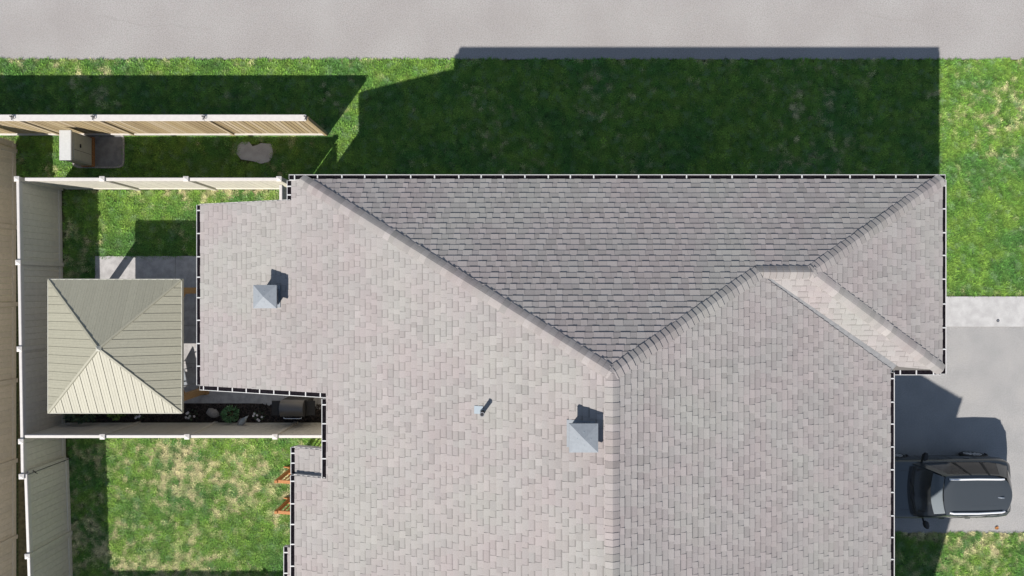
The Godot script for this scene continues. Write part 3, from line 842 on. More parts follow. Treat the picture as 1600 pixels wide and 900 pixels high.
# ------------------------------------------------------------------ gazebo
func build_gazebo() -> void:
	var at := Vector3(-11.47, 0, 1.68)
	var g := thing("gazebo", "square gazebo with beige ribbed metal pyramid roof on the patio", "gazebo", at)
	var hs := 1.92; var ye := 2.28; var ya := 3.06
	var apex := Vector3(0, ya, 0)
	for k in 4:
		var rot := Basis(Vector3.UP, -PI / 2.0 * k)
		# in the face's own frame the eave runs along x at z = hs
		var slope := Vector3(0, ya - ye, -hs)
		var n := Vector3(0, hs, ya - ye).normalized()
		var count := 16
		var w := 2.0 * hs / count
		var triangle := PackedVector2Array([Vector2(-hs, 0), Vector2(hs, 0), Vector2(0, 1)])
		for i in count:
			var u0 := -hs + i * w; var u1 := u0 + w
			for pc in Geometry2D.intersect_polygons(PackedVector2Array([Vector2(u0 + 0.005, 0), Vector2(u1 - 0.005, 0), Vector2(u1 - 0.005, 1.2), Vector2(u0 + 0.005, 1.2)]), triangle):
				var st := begin()
				var top: Array = []
				for v in pc:
					var f: float = (v.x - u0) / w
					top.append(rot * (Vector3(v.x, ye, hs) + slope * v.y + n * (0.004 + 0.011 * f)))
				for j in range(1, pc.size() - 1):
					tri(st, top[0], top[j], top[j + 1], Vector3.UP)
				for j in pc.size():
					var a: Vector3 = top[j]; var b: Vector3 = top[(j + 1) % pc.size()]
					var mid := Vector3.ZERO
					for v3 in top: mid += v3
					quad(st, a, b, b - rot * n * 0.02, a - rot * n * 0.02, (a + b) / 2.0 - mid / top.size())
				# a shallow rib pressed along the middle of the panel
				for fr in [0.33, 0.66]:
					var ux: float = u0 + w * fr
					var vmax := 1.0 - absf(ux) / hs - 0.02
					if vmax > 0.06:
						var p0: Vector3 = Vector3(ux, ye, hs) + n * (0.004 + 0.011 * fr); var p1: Vector3 = p0 + slope * vmax
						quad(st, rot * (p0 + Vector3(-0.009, 0, 0)), rot * (p1 + Vector3(-0.009, 0, 0)), rot * (p1 + n * 0.003), rot * (p0 + n * 0.003), Vector3.UP)
						quad(st, rot * (p0 + Vector3(0.009, 0, 0)), rot * (p1 + Vector3(0.009, 0, 0)), rot * (p1 + n * 0.003), rot * (p0 + n * 0.003), Vector3.UP)
				part(g, "roof_panel", st.commit(), M.gazebo[rng.randi() % 3])
		var su := begin()
		tri(su, rot * (Vector3(-hs, ye - 0.012, hs)), rot * (Vector3(hs, ye - 0.012, hs)), apex - Vector3(0, 0.012, 0), Vector3.UP)
		part(g, "dark_seam_backing", su.commit(), M.black)  # black sheet added below the panels: dark seams, no light through gaps
		# hip cover
		var c0 := rot * Vector3(hs, ye + 0.006, hs); var c1 := apex + Vector3(0, 0.012, 0)
		var d := (c1 - c0).normalized()
		var s := d.cross(Vector3.UP).normalized()
		var sh := begin()
		var pr := [-s * 0.045 + Vector3(0, -0.012, 0), -s * 0.028 + Vector3(0, 0.02, 0), s * 0.028 + Vector3(0, 0.02, 0), s * 0.045 + Vector3(0, -0.012, 0)]
		for j in 3:
			quad(sh, c0 + pr[j], c0 + pr[j + 1], c1 + pr[j + 1], c1 + pr[j], [-s, Vector3.UP, s][j])
		part(g, "hip_cover", sh.commit(), M.gazebo[1])
		part(g, "fascia", box_mesh(Vector3(2 * hs + 0.05, 0.11, 0.03), 0.006), M.gazebo_trim, rot * Vector3(0, ye - 0.045, hs + 0.012), rot)
		# post with knee braces
		var pc2 := rot * Vector3(1.6, 0, 1.6)
		var sp := begin()
		cbox(sp, Vector3(0, 1.1, 0), Vector3(0.19, 2.2, 0.19), 0.012)
		cbox(sp, Vector3(0, 0.12, 0), Vector3(0.27, 0.24, 0.27), 0.015)
		cbox(sp, Vector3(0, 2.0, 0), Vector3(0.25, 0.06, 0.25), 0.012)
		var post := part(g, "post", sp.commit(), M.timber, pc2)
		for j in 2:
			var dirb: Vector3 = (rot * [Vector3(-1, 0, 0), Vector3(0, 0, -1)][j])
			var st2 := begin()
			var pa := Vector3(0, 1.45, 0) + dirb * 0.06; var pb := Vector3(0, 2.1, 0) + dirb * 0.7
			var dx := (pb - pa).normalized()
			var zz := dirb.cross(Vector3.UP).normalized()
			cbox(st2, (pa + pb) / 2.0, Vector3(pa.distance_to(pb), 0.1, 0.09), 0.008, Basis(dx, zz.cross(dx), zz))
			part(post, "brace", st2.commit(), M.timber)
		part(g, "beam", box_mesh(Vector3(3.3, 0.2, 0.12), 0.01), M.timber, rot * Vector3(0, 2.14, 1.6), rot)
	var sf := begin()
	for k in 4:
		var t := TAU * (k + 0.5) / 4.0; var t2 := TAU * (k + 1.5) / 4.0
		var a := apex + Vector3(cos(t) * 0.11, 0.0, sin(t) * 0.11); var b := apex + Vector3(cos(t2) * 0.11, 0.0, sin(t2) * 0.11)
		tri(sf, a, b, apex + Vector3(0, 0.07, 0), Vector3.UP)
		quad(sf, a, b, b - Vector3(0, 0.04, 0), a - Vector3(0, 0.04, 0), (a + b) / 2.0 - apex)
	part(g, "finial", sf.commit(), M.gazebo_trim)

# ------------------------------------------------------------------ car
func build_car() -> void:
	var car := thing("parked_car", "dark grey sport utility car parked nose first on the driveway", "car", Vector3(13.33, 0.008, 6.19), deg_to_rad(0.9))
	var S := [
		# x, half width, top, shoulder, bottom
		[-2.08, 0.60, 0.66, 0.60, 0.38], [-2.05, 0.74, 0.80, 0.72, 0.3], [-1.95, 0.85, 0.90, 0.82, 0.24], [-1.75, 0.90, 0.96, 0.88, 0.22], [-1.4, 0.92, 1.01, 0.93, 0.22], [-1.0, 0.925, 1.06, 0.97, 0.22],
		[-0.5, 0.925, 1.07, 0.98, 0.22], [0.3, 0.925, 1.08, 1.0, 0.22], [1.1, 0.925, 1.09, 1.01, 0.23], [1.55, 0.92, 1.09, 1.01, 0.26], [1.85, 0.88, 1.07, 1.0, 0.3], [2.0, 0.80, 1.0, 0.93, 0.34], [2.06, 0.70, 0.86, 0.82, 0.4], [2.07, 0.5, 0.7, 0.68, 0.48]]
	var rows: Array = []
	for s in S:
		var w: float = s[1]; var t: float = s[2]; var sh: float = s[3]; var bo: float = s[4]
		var half := [Vector2(0.0, bo), Vector2(w * 0.84, bo), Vector2(w * 0.94, bo + 0.08), Vector2(w * 0.985, lerpf(bo, sh, 0.45)), Vector2(w, lerpf(bo, sh, 0.62)), Vector2(w * 0.985, lerpf(bo, sh, 0.9)), Vector2(w * 0.955, sh), Vector2(w * 0.9, lerpf(sh, t, 0.6)), Vector2(w * 0.8, t - 0.012), Vector2(w * 0.45, t + 0.008), Vector2(0.0, t + 0.014)]
		var row: Array = []
		for h in half: row.append(Vector3(s[0], h.y, -h.x))
		for i in range(half.size() - 2, -1, -1): row.append(Vector3(s[0], half[i].y, half[i].x))
		rows.append(row)
	var body := part(car, "body", grid(rows, Vector3(0, 0.6, 0)), M.car)
	# hood creases and cowl
	for s in [-1.0, 1.0]:
		part(body, "hood_crease", tube_mesh([Vector3(-1.85, 0.925, 0.55 * s), Vector3(-1.4, 1.005, 0.6 * s), Vector3(-1.05, 1.055, 0.62 * s)], 0.01, 6), M.car)
	var cow := begin()
	for k in 10:
		var z0 := -0.74 + k * 0.148; var z1 := z0 + 0.148
		var f := func(z: float) -> float: return 0.1 * (z / 0.74) * (z / 0.74)
		quad(cow, Vector3(-1.2 + f.call(z0), 1.062, z0), Vector3(-1.2 + f.call(z1), 1.062, z1), Vector3(-1.02 + f.call(z1), 1.085, z1), Vector3(-1.02 + f.call(z0), 1.085, z0), Vector3.UP)
	part(car, "cowl", cow.commit(), M.car_trim)
	# glass house: a point on its skin from the fraction along, height fraction and side
	var belt := 1.05; var roof := 1.655
	var sx := func(f: float, v: float) -> float: return lerpf(lerpf(-1.04, -0.40, v), lerpf(1.86, 1.42, v), f)
	var sz := func(f: float, v: float) -> float: return lerpf(0.855, 0.60, pow(maxf(v, 0.0), 1.15)) * (1.0 - 0.05 * pow(absf(f - 0.45) * 2.0, 2.0) - 0.12 * pow(f, 12.0))
	var skin := func(f: float, v: float, side: float, out: float) -> Vector3:
		return Vector3(sx.call(f, v), lerpf(belt, roof, v), side * (sz.call(f, v) + out))
	for side in [-1.0, 1.0]:
		# door glass
		for wdw in [["front_window", 0.10, 0.40, M.pane], ["rear_window", 0.435, 0.70, M.privacy], ["quarter_window", 0.735, 0.88, M.privacy]]:
			var r: Array = []
			for i in 7:
				var v := lerpf(0.05, 0.90, i / 6.0)
				var rr: Array = []
				for j in 7: rr.append(skin.call(lerpf(wdw[1], wdw[2], j / 6.0), v, side, 0.0))
				r.append(rr)
			part(car, wdw[0], grid(r, Vector3(0.3, 1.2, 0)), wdw[3])
		# pillars and cant rail
		for pl in [[0.0, 0.10, 0.0, 1.0], [0.40, 0.435, 0.0, 1.0], [0.70, 0.735, 0.0, 1.0], [0.88, 1.0, 0.0, 1.0], [0.0, 1.0, 0.9, 1.0], [0.05, 0.98, -0.02, 0.05]]:
			var r2: Array = []
			for i in 7:
				var v2 := lerpf(pl[2], pl[3], i / 6.0)
				var rr2: Array = []
				for j in 9: rr2.append(skin.call(lerpf(pl[0], pl[1], j / 8.0), v2, side, 0.006))
				r2.append(rr2)
			part(car, "pillar", grid(r2, Vector3(0.3, 1.2, 0)), M.car if pl[1] - pl[0] > 0.9 or pl[0] == 0.0 or pl[0] > 0.8 else M.car_trim)
		# roof rail
		var rl := part(car, "roof_rail", tube_mesh([Vector3(-0.3, 1.67, side * 0.5), Vector3(-0.22, 1.72, side * 0.505), Vector3(0.5, 1.735, side * 0.51), Vector3(1.2, 1.72, side * 0.49), Vector3(1.32, 1.67, side * 0.48)], 0.03, 10), M.rail)
		# mirror
		var sm := begin()
		tube(sm, [Vector3(-0.74, 1.03, side * 0.86), Vector3(-0.72, 1.06, side * 0.97)], [0.03, 0.03], 8)
		tube(sm, [Vector3(-0.72, 1.1, side * 0.93), Vector3(-0.70, 1.11, side * 0.98), Vector3(-0.67, 1.11, side * 1.08), Vector3(-0.63, 1.1, side * 1.15)], [0.04, 0.085, 0.085, 0.045], 10, Color.WHITE, 1.0)
		part(car, "mirror", sm.commit(), M.car_trim)
		# wheels
		for wx in [-1.22, 1.27]:
			var zc: float = side * 0.80
			var st := begin()
			tube(st, [Vector3(wx, 0.36, zc - side * 0.11), Vector3(wx, 0.36, zc - side * 0.09), Vector3(wx, 0.36, zc + side * 0.09), Vector3(wx, 0.36, zc + side * 0.115)], [0.33, 0.36, 0.36, 0.325], 32)
			var wheel := part(car, "wheel", st.commit(), M.rubber)
			var sr := begin()
			for k in 10:
				var a := TAU * k / 10.0
				var d := Vector3(cos(a), sin(a), 0)
				cbox(sr, Vector3(wx, 0.36, zc + side * 0.118) + d * 0.13, Vector3(0.22, 0.04, 0.02), 0.006, Basis(d, Vector3(-d.y, d.x, 0), Vector3(0, 0, 1)))
			for k in 28:
				var a0 := TAU * k / 28.0; var a1 := TAU * (k + 1) / 28.0
				var cc := Vector3(wx, 0.36, zc + side * 0.124)
				quad(sr, cc + Vector3(cos(a0), sin(a0), 0) * 0.255, cc + Vector3(cos(a1), sin(a1), 0) * 0.255, cc + Vector3(cos(a1), sin(a1), 0) * 0.22, cc + Vector3(cos(a0), sin(a0), 0) * 0.22, Vector3(0, 0, side))
			tube(sr, [Vector3(wx, 0.36, zc + side * 0.11), Vector3(wx, 0.36, zc + side * 0.135)], [0.06, 0.05], 14)
			part(wheel, "rim", sr.commit(), M.alloy)
			# arch trim
			var pts: Array = []; var rad: Array = []
			for k in 15:
				var a2 := PI * k / 14.0
				pts.append(Vector3(wx + cos(a2) * 0.41, 0.33 + sin(a2) * 0.4, side * 0.905)); rad.append(0.028)
			var sa := begin()
			tube(sa, pts, rad, 6)
			part(car, "wheel_arch", sa.commit(), M.car_trim)
		# handles, lamps
		for hx in [-0.08, 0.72]:
			part(car, "door_handle", box_mesh(Vector3(0.17, 0.025, 0.03), 0.008), M.car, Vector3(hx, 0.90, side * 0.93))
		for gx in [-0.62, 0.24, 1.0]:
			part(car, "door_gap", box_mesh(Vector3(0.008, 0.5, 0.006), 0.001), M.black, Vector3(gx, 0.68, side * 0.922))
		var sl := begin()
		cbox(sl, Vector3(1.93, 0.84, side * 0.7), Vector3(0.1, 0.16, 0.24), 0.03, Basis(Vector3.UP, side * -0.6))
		part(car, "tail_lamp", sl.commit(), M.lamp_red)
		part(car, "headlight", box_mesh(Vector3(0.14, 0.12, 0.3), 0.03), M.lamp_clear, Vector3(-1.95, 0.76, side * 0.66), Basis(Vector3.UP, side * 0.5))
	# windscreen and back glass, bowed
	for e in [["windscreen", 0.0, -1.0, M.pane], ["back_window", 1.0, 1.0, M.privacy]]:
		var r3: Array = []
		for i in 9:
			var v3 := lerpf(0.03, 0.985, i / 8.0)
			var rr3: Array = []
			for j in 13:
				var t3 := lerpf(-1.0, 1.0, j / 12.0)
				var edge: Vector3 = skin.call(e[1], v3, 1.0, -0.03)
				rr3.append(Vector3(edge.x + e[2] * lerpf(0.13, 0.07 if e[1] == 0.0 else 0.14, v3) * (1.0 - t3 * t3), edge.y + 0.03 * sin(v3 * PI), edge.z * t3))
			r3.append(rr3)
		part(car, e[0], grid(r3, Vector3(0.3, 1.1, 0)), e[3])
	# roof skin
	var r4: Array = []
	for i in 13:
		var f4 := i / 12.0
		var rr4: Array = []
		for j in 17:
			var t4 := lerpf(-1.0, 1.0, j / 16.0)
			var x4 := lerpf(-0.40, 1.42, f4)
			x4 += (-0.07 if f4 < 0.5 else 0.15) * (1.0 - pow(absf(t4), 2.0)) * absf(f4 - 0.5) * 2.0
			var edge4: float = sz.call(f4, 1.0) + 0.006
			var y4 := roof + 0.045 * (1.0 - pow(absf(t4), 4.0)) * (1.0 - pow(absf(2.0 * f4 - 1.0), 5.0)) + 0.004
			rr4.append(Vector3(x4, y4, edge4 * t4 * (1.0 - 0.16 * pow(f4, 9.0))))
		r4.append(rr4)
	var rs := part(car, "roof", grid(r4, Vector3(0.3, 1.0, 0)), M.car)
	for k in 5:
		var zr := -0.3 + k * 0.15
		part(rs, "roof_rib", tube_mesh([Vector3(0.25, 1.691, zr), Vector3(0.35, 1.697, zr), Vector3(1.05, 1.696, zr), Vector3(1.2, 1.68, zr)], 0.008, 6), M.car)
	var sfin := begin()
	tube(sfin, [Vector3(1.12, 1.69, 0.06), Vector3(1.2, 1.715, 0.06), Vector3(1.27, 1.735, 0.06), Vector3(1.29, 1.69, 0.06)], [0.012, 0.022, 0.014, 0.016], 8)
	part(car, "antenna", sfin.commit(), M.chrome)
	for k in 2:
		var wz: float = [-0.35, 0.2][k]
		part(car, "wiper", tube_mesh([Vector3(-1.12, 1.09, wz), Vector3(-1.05, 1.115, wz + 0.25), Vector3(-1.03, 1.12, wz + 0.5)], 0.01, 5), M.black)
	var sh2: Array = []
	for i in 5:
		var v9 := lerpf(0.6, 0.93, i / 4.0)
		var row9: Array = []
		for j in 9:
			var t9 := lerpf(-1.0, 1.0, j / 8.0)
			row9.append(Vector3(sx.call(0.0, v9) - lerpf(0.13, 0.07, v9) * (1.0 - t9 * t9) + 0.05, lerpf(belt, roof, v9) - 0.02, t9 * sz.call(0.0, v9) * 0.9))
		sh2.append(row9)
	part(car, "sky_reflection_panel", grid(sh2, Vector3(0.3, 1.1, 0)), M.lead)  # pale panel added behind the windscreen, standing in for a sky reflection
	# cabin
	var cab := begin()
	cbox(cab, Vector3(-0.72, 1.0, 0), Vector3(0.45, 0.12, 1.4), 0.04)
	for z in [-0.37, 0.37]:
		cbox(cab, Vector3(-0.05, 0.85, z), Vector3(0.5, 0.16, 0.5), 0.05)
		cbox(cab, Vector3(0.2, 1.12, z), Vector3(0.14, 0.6, 0.48), 0.05, Basis(Vector3(0, 0, 1), -0.2))
		cbox(cab, Vector3(0.25, 1.47, z), Vector3(0.1, 0.18, 0.26), 0.04)
	part(car, "seats", cab.commit(), M.cabin)
	var sw := begin()
	var pts5: Array = []; var rad5: Array = []
	for k in 21:
		var a5 := TAU * k / 20.0
		pts5.append(Vector3(-0.42 + sin(a5) * 0.08, 1.06 + sin(a5) * 0.16, 0.37 + cos(a5) * 0.18)); rad5.append(0.015)
	tube(sw, pts5, rad5, 6)
	part(car, "steering_wheel", sw.commit(), M.rubber)

# ------------------------------------------------------------------ small things
func build_small() -> void:
	# transformer cabinet and its pad
	var ca := thing("utility_cabinet", "pale green utility cabinet with white lid standing near the wooden fence", "cabinet", Vector3(-13.62, 0.06, -4.36))
	part(ca, "cabinet_body", box_mesh(Vector3(0.33, 1.06, 0.88), 0.012, Vector3(0, 0.53, 0)), M.cabinet)
	part(ca, "lid", box_mesh(Vector3(0.37, 0.06, 0.93), 0.014, Vector3(-0.01, 1.09, 0)), M.cabinet_top)
	var dr := part(ca, "door", box_mesh(Vector3(0.02, 0.86, 0.8), 0.006), M.cabinet, Vector3(0.172, 0.57, 0))
	part(dr, "handle", box_mesh(Vector3(0.03, 0.05, 0.11), 0.006), M.black, Vector3(0.02, 0.12, -0.06))
	part(dr, "door_seam", box_mesh(Vector3(0.008, 0.82, 0.012), 0.002), M.black, Vector3(0.008, 0.0, 0.1))
	part(ca, "rusty_skirt", box_mesh(Vector3(0.4, 0.09, 0.94), 0.006, Vector3(0.02, 0.04, 0)), M.rust)
	var pd := thing("cabinet_pad", "dark concrete pad with pale rounded rim under the utility cabinet", "pad", Vector3(-13.3, 0, -4.42))
	var ol := PackedVector2Array(); var il := PackedVector2Array()
	for k in 32:
		var a := TAU * (k + 0.5) / 32.0
		var c := Vector2(signf(cos(a)) * pow(absf(cos(a)), 0.28), signf(sin(a)) * pow(absf(sin(a)), 0.28))
		ol.append(Vector2(c.x * 0.84, c.y * 0.57)); il.append(Vector2(c.x * 0.79, c.y * 0.52))
	part(pd, "pad_top", slab_mesh(il, -0.02, 0.045, 0.0), M.pad)
	var rim := begin()
	for k in 32:
		var j := (k + 1) % 32
		quad(rim, Vector3(ol[k].x, 0.06, ol[k].y), Vector3(ol[j].x, 0.06, ol[j].y), Vector3(il[j].x, 0.06, il[j].y), Vector3(il[k].x, 0.06, il[k].y), Vector3.UP)
		quad(rim, Vector3(ol[k].x, 0.06, ol[k].y), Vector3(ol[j].x, 0.06, ol[j].y), Vector3(ol[j].x, -0.02, ol[j].y), Vector3(ol[k].x, -0.02, ol[k].y), Vector3(ol[k].x, 0, ol[k].y))
		quad(rim, Vector3(il[k].x, 0.06, il[k].y), Vector3(il[j].x, 0.06, il[j].y), Vector3(il[j].x, 0.03, il[j].y), Vector3(il[k].x, 0.03, il[k].y), -Vector3(ol[k].x, 0, ol[k].y))
	part(pd, "pad_rim", rim.commit(), M.rock)
	# broken slab half grown over
	var bs := MeshInstance3D.new()
	var pts := PackedVector2Array()
	for v in [[372, 226], [379, 222], [390, 222], [395, 229], [402, 227], [408, 224], [424, 225], [427, 236], [425, 248], [420, 253], [408, 256], [396, 252], [377, 249], [370, 240]]:
		pts.append(Vector2((v[0] - 399) / 48.5, (v[1] - 239) / 48.5))
	bs.name = numbered("stone_slab")
	bs.mesh = slab_mesh(pts, -0.03, 0.035, 0.006)
	bs.material_override = M.concrete
	bs.position = Vector3(-8.27, 0, -4.35)
	add_child(bs)
	tag(bs, "irregular pale concrete slab set in the shaded grass by the wooden fence", "slab")
	# garden bed
	var rk := begin()
	var rows: Array = []
	for i in 8:
		var row: Array = []
		var t := PI * i / 7.0 * 0.55
		for j in 15:
			var a := TAU * (j % 14) / 14.0
			var r := sin(t) * (1.0 + 0.16 * sin(a * 2.0 + 0.6) + 0.1 * sin(a * 5.0 + i))
			row.append(Vector3(cos(a) * r * 0.19, cos(t) * 0.14 + 0.0, sin(a) * r * 0.17))
		rows.append(row)
	var rock := MeshInstance3D.new()
	rock.name = numbered("boulder")
	rock.mesh = grid(rows, Vector3(0, -0.1, 0))
	rock.material_override = M.rock
	rock.position = Vector3(-9.62, 0.02, 4.02)
	add_child(rock)
	tag(rock, "pale grey boulder lying in the dark mulch bed beside the gazebo", "rock")
	shrub("round_shrub", "small round green shrub in the dark mulch between boulder and bird statue", Vector3(-8.98, 0.02, 4.03), Vector3(0.24, 0.24, 0.24), 340, 0.085, [Color(0.06, 0.16, 0.06), Color(0.1, 0.22, 0.09), Color(0.14, 0.27, 0.15)])
	shrub("dark_shrub", "dark green spreading shrub beside the fence corner below the gazebo roof", Vector3(-13.65, 0.02, 4.0), Vector3(0.5, 0.4, 0.26), 520, 0.1, [Color(0.045, 0.09, 0.06), Color(0.07, 0.12, 0.07), Color(0.09, 0.13, 0.06)])
	shrub("leafy_plant", "bright light green leafy plant peeking out under the gazebo eave", Vector3(-12.6, 0.02, 3.95), Vector3(0.24, 0.26, 0.22), 260, 0.09, [Color(0.13, 0.24, 0.04), Color(0.18, 0.3, 0.06)])
	flowers("white flowers in the mulch between the gazebo roof and the boulder", Vector3(-10.25, 0.02, 4.08), 0.16, 7)
	flowers("white flowers in the mulch between the bird statue and the barbecue", Vector3(-8.1, 0.02, 4.12), 0.17, 6)
	flowers("pale flowers in the mulch under the middle of the gazebo eave", Vector3(-11.95, 0.02, 4.1), 0.12, 5)
	# bird statue on a stake
	var bd := thing("bird_statue", "grey garden bird statue perched at the edge of the mulch bed", "statue", Vector3(-8.5, 0.02, 4.2), 0.75)
	var sb := begin()
	tube(sb, [Vector3(-0.25, 0.3, 0), Vector3(-0.19, 0.32, 0), Vector3(-0.1, 0.36, 0), Vector3(0.0, 0.38, 0), Vector3(0.07, 0.4, 0), Vector3(0.11, 0.44, 0), Vector3(0.15, 0.46, 0), Vector3(0.19, 0.455, 0), Vector3(0.215, 0.45, 0), Vector3(0.26, 0.44, 0)], [0.02, 0.035, 0.075, 0.09, 0.07, 0.045, 0.048, 0.035, 0.014, 0.004], 12)
	part(bd, "bird_body", sb.commit(), M.stone_bird)
	for s in [-1.0, 1.0]:
		var wg := begin()
		tube(wg, [Vector3(-0.27, 0.34, s * 0.03), Vector3(-0.14, 0.38, s * 0.07), Vector3(0.0, 0.42, s * 0.075), Vector3(0.05, 0.42, s * 0.06)], [0.006, 0.03, 0.04, 0.012], 8, Color.WHITE, 0.5)
		part(bd, "wing", wg.commit(), M.rock)
		part(bd, "eye", box_mesh(Vector3(0.03, 0.02, 0.012), 0.004), M.black, Vector3(0.165, 0.472, s * 0.043))
	part(bd, "stake", tube_mesh([Vector3(0, -0.02, 0), Vector3(0, 0.32, 0)], 0.012, 6), M.black)
	# barbecue
	var bq := thing("barbecue", "dark barbecue grill with rounded hood between house wall and mulch bed", "barbecue", Vector3(-6.82, 0.03, 3.72))
	part(bq, "cart", box_mesh(Vector3(0.8, 0.75, 0.5), 0.02, Vector3(0.05, 0.42, 0)), M.cabin)
	for s in [-1.0, 1.0]:
		part(bq, "side_shelf", box_mesh(Vector3(0.26, 0.03, 0.46), 0.008), M.cabin, Vector3(0.05 + s * 0.54, 0.82, 0.0))
	var hood_rows: Array = []
	for i in 9:
		var a := PI * i / 8.0
		var row2: Array = []
		for j in 7: row2.append(Vector3(0.05 - 0.36 + 0.12 * j, 0.82 + sin(a) * 0.27, -cos(a) * 0.26))
		hood_rows.append(row2)
	var hd := part(bq, "hood", grid(hood_rows, Vector3(0, 0.8, 0)), M.hood)
	for s in [-1.0, 1.0]:
		var en := begin()
		for i in 8:
			var a0 := PI * i / 8.0; var a1 := PI * (i + 1) / 8.0
			tri(en, Vector3(0.05 + s * 0.36, 0.82, 0), Vector3(0.05 + s * 0.36, 0.82 + sin(a0) * 0.27, -cos(a0) * 0.26), Vector3(0.05 + s * 0.36, 0.82 + sin(a1) * 0.27, -cos(a1) * 0.26), Vector3(s, 0, 0))
		part(hd, "hood_end", en.commit(), M.cabin)
	part(hd, "hood_handle", tube_mesh([Vector3(-0.22, 0.9, 0.26), Vector3(-0.22, 0.9, 0.31), Vector3(0.32, 0.9, 0.31), Vector3(0.32, 0.9, 0.26)], 0.014, 6), M.chrome)
	for k in 4:
		part(bq, "knob", box_mesh(Vector3(0.04, 0.04, 0.03), 0.012), M.chrome, Vector3(-0.2 + k * 0.16, 0.72, 0.265))
	# patio chair
	var ch := thing("patio_chair", "grey patio chair with shiny metal arms half under the gazebo eave", "chair", Vector3(-10.5, 0.03, 2.86), 0.2)
	part(ch, "seat", box_mesh(Vector3(0.46, 0.05, 0.46), 0.015), M.vent, Vector3(0, 0.43, 0))
	part(ch, "backrest", box_mesh(Vector3(0.05, 0.46, 0.44), 0.015), M.vent, Vector3(-0.25, 0.72, 0), Basis(Vector3(0, 0, 1), 0.18))
	for s in [-1.0, 1.0]:
		part(ch, "armrest", tube_mesh([Vector3(-0.22, 0.66, s * 0.25), Vector3(0.22, 0.65, s * 0.26), Vector3(0.25, 0.6, s * 0.26)], 0.018, 8), M.chrome)
		part(ch, "leg", tube_mesh([Vector3(0.24, 0.62, s * 0.26), Vector3(0.26, 0.0, s * 0.27)], 0.015, 8), M.chrome)
		part(ch, "leg", tube_mesh([Vector3(-0.3, 0.94, s * 0.23), Vector3(-0.2, 0.42, s * 0.25), Vector3(-0.3, 0.0, s * 0.27)], 0.015, 8), M.chrome)
	# deck stair with railings at the rear door
	var dk := thing("deck_stair", "orange brown wooden stair with baluster railings under the rear eave", "stair", Vector3(-5.24, 0, 6.25))
	for k in 6:
		part(dk, "deck_board", box_mesh(Vector3(0.14, 0.035, 1.3), 0.005), M.cedar, Vector3(-0.95 + 0.148 * k, 0.82, 0))
	for k in 3:
		part(dk, "step", box_mesh(Vector3(0.28, 0.04, 1.0), 0.006), M.cedar, Vector3(-1.12 - 0.27 * k, 0.66 - 0.18 * k, 0))
	for s in [-1.0, 1.0]:
		part(dk, "handrail", box_mesh(Vector3(0.82, 0.045, 0.1), 0.008), M.cedar, Vector3(-1.42, 1.62, s * 0.46), Basis(Vector3(0, 0, 1), 0.22))
		part(dk, "lower_rail", box_mesh(Vector3(0.8, 0.04, 0.06), 0.006), M.cedar, Vector3(-1.42, 0.75, s * 0.46), Basis(Vector3(0, 0, 1), 0.22))
		for k in 6:
			part(dk, "baluster", box_mesh(Vector3(0.035, 0.86, 0.035), 0.004), M.cedar, Vector3(-1.76 + k * 0.135, 1.11 + k * 0.03, s * 0.46))
		for px in [-1.82, -1.02]:
			part(dk, "rail_post", box_mesh(Vector3(0.09, 1.6, 0.09), 0.008), M.cedar, Vector3(px, 0.8, s * 0.46))
		part(dk, "stringer", box_mesh(Vector3(1.3, 0.22, 0.04), 0.006), M.cedar, Vector3(-1.5, 0.32, s * 0.5), Basis(Vector3(0, 0, 1), 0.58))
	# round table edge beyond the stair
	var tb := thing("round_table", "pale blue round garden table half hidden under the rear eave", "table", Vector3(-6.32, 0, 7.95))
	var stt := begin()
	tube(stt, [Vector3(0, 0.70, 0), Vector3(0, 0.715, 0), Vector3(0, 0.74, 0), Vector3(0, 0.745, 0)], [0.54, 0.56, 0.56, 0.545], 40)
	part(tb, "table_top", stt.commit(), M.pale_blue)
	for k in 4:
		var a6 := TAU * (k + 0.5) / 4.0
		part(tb, "leg", tube_mesh([Vector3(cos(a6) * 0.3, 0.7, sin(a6) * 0.3), Vector3(cos(a6) * 0.4, 0.0, sin(a6) * 0.4)], 0.018, 8), M.pale_blue)
	# black pole on the fence
	var po := MeshInstance3D.new()
	po.name = numbered("garden_pole")
	var sp := begin()
	tube(sp, [Vector3(0, 0, 0), Vector3(-0.02, 1.0, 0), Vector3(-0.03, 1.98, 0)], [0.012, 0.012, 0.01], 7)
	tube(sp, [Vector3(-0.09, 1.66, -0.05), Vector3(-0.02, 1.7, 0), Vector3(0.05, 1.67, 0.06)], [0.006, 0.014, 0.006], 6)
	tube(sp, [Vector3(-0.03, 1.62, 0.06), Vector3(-0.02, 1.7, 0), Vector3(-0.03, 1.78, -0.06)], [0.006, 0.014, 0.006], 6)
	po.mesh = sp.commit()
	po.material_override = M.black
	po.position = Vector3(-14.17, 0, 5.47)
	add_child(po)
	tag(po, "thin black metal pole leaning against the vinyl fence post beside the dry lawn", "pole")
	# valve cover on the walkway
	var vc := thing("valve_cover", "small round steel valve cover set in the concrete walkway", "cover", Vector3(15.63, 0.034, 1.05))
	var sv := begin()
	tube(sv, [Vector3(0, -0.02, 0), Vector3(0, 0.012, 0)], [0.05, 0.046], 18)
	part(vc, "ring", sv.commit(), M.vent_dark)
	var sv2 := begin()
	tube(sv2, [Vector3(0, 0, 0), Vector3(0, 0.016, 0)], [0.03, 0.028], 16)
	part(vc, "lid", sv2.commit(), M.steel)
	# dry leaf
	var lf := MeshInstance3D.new()
	lf.name = numbered("dry_leaf")
	var rl: Array = []
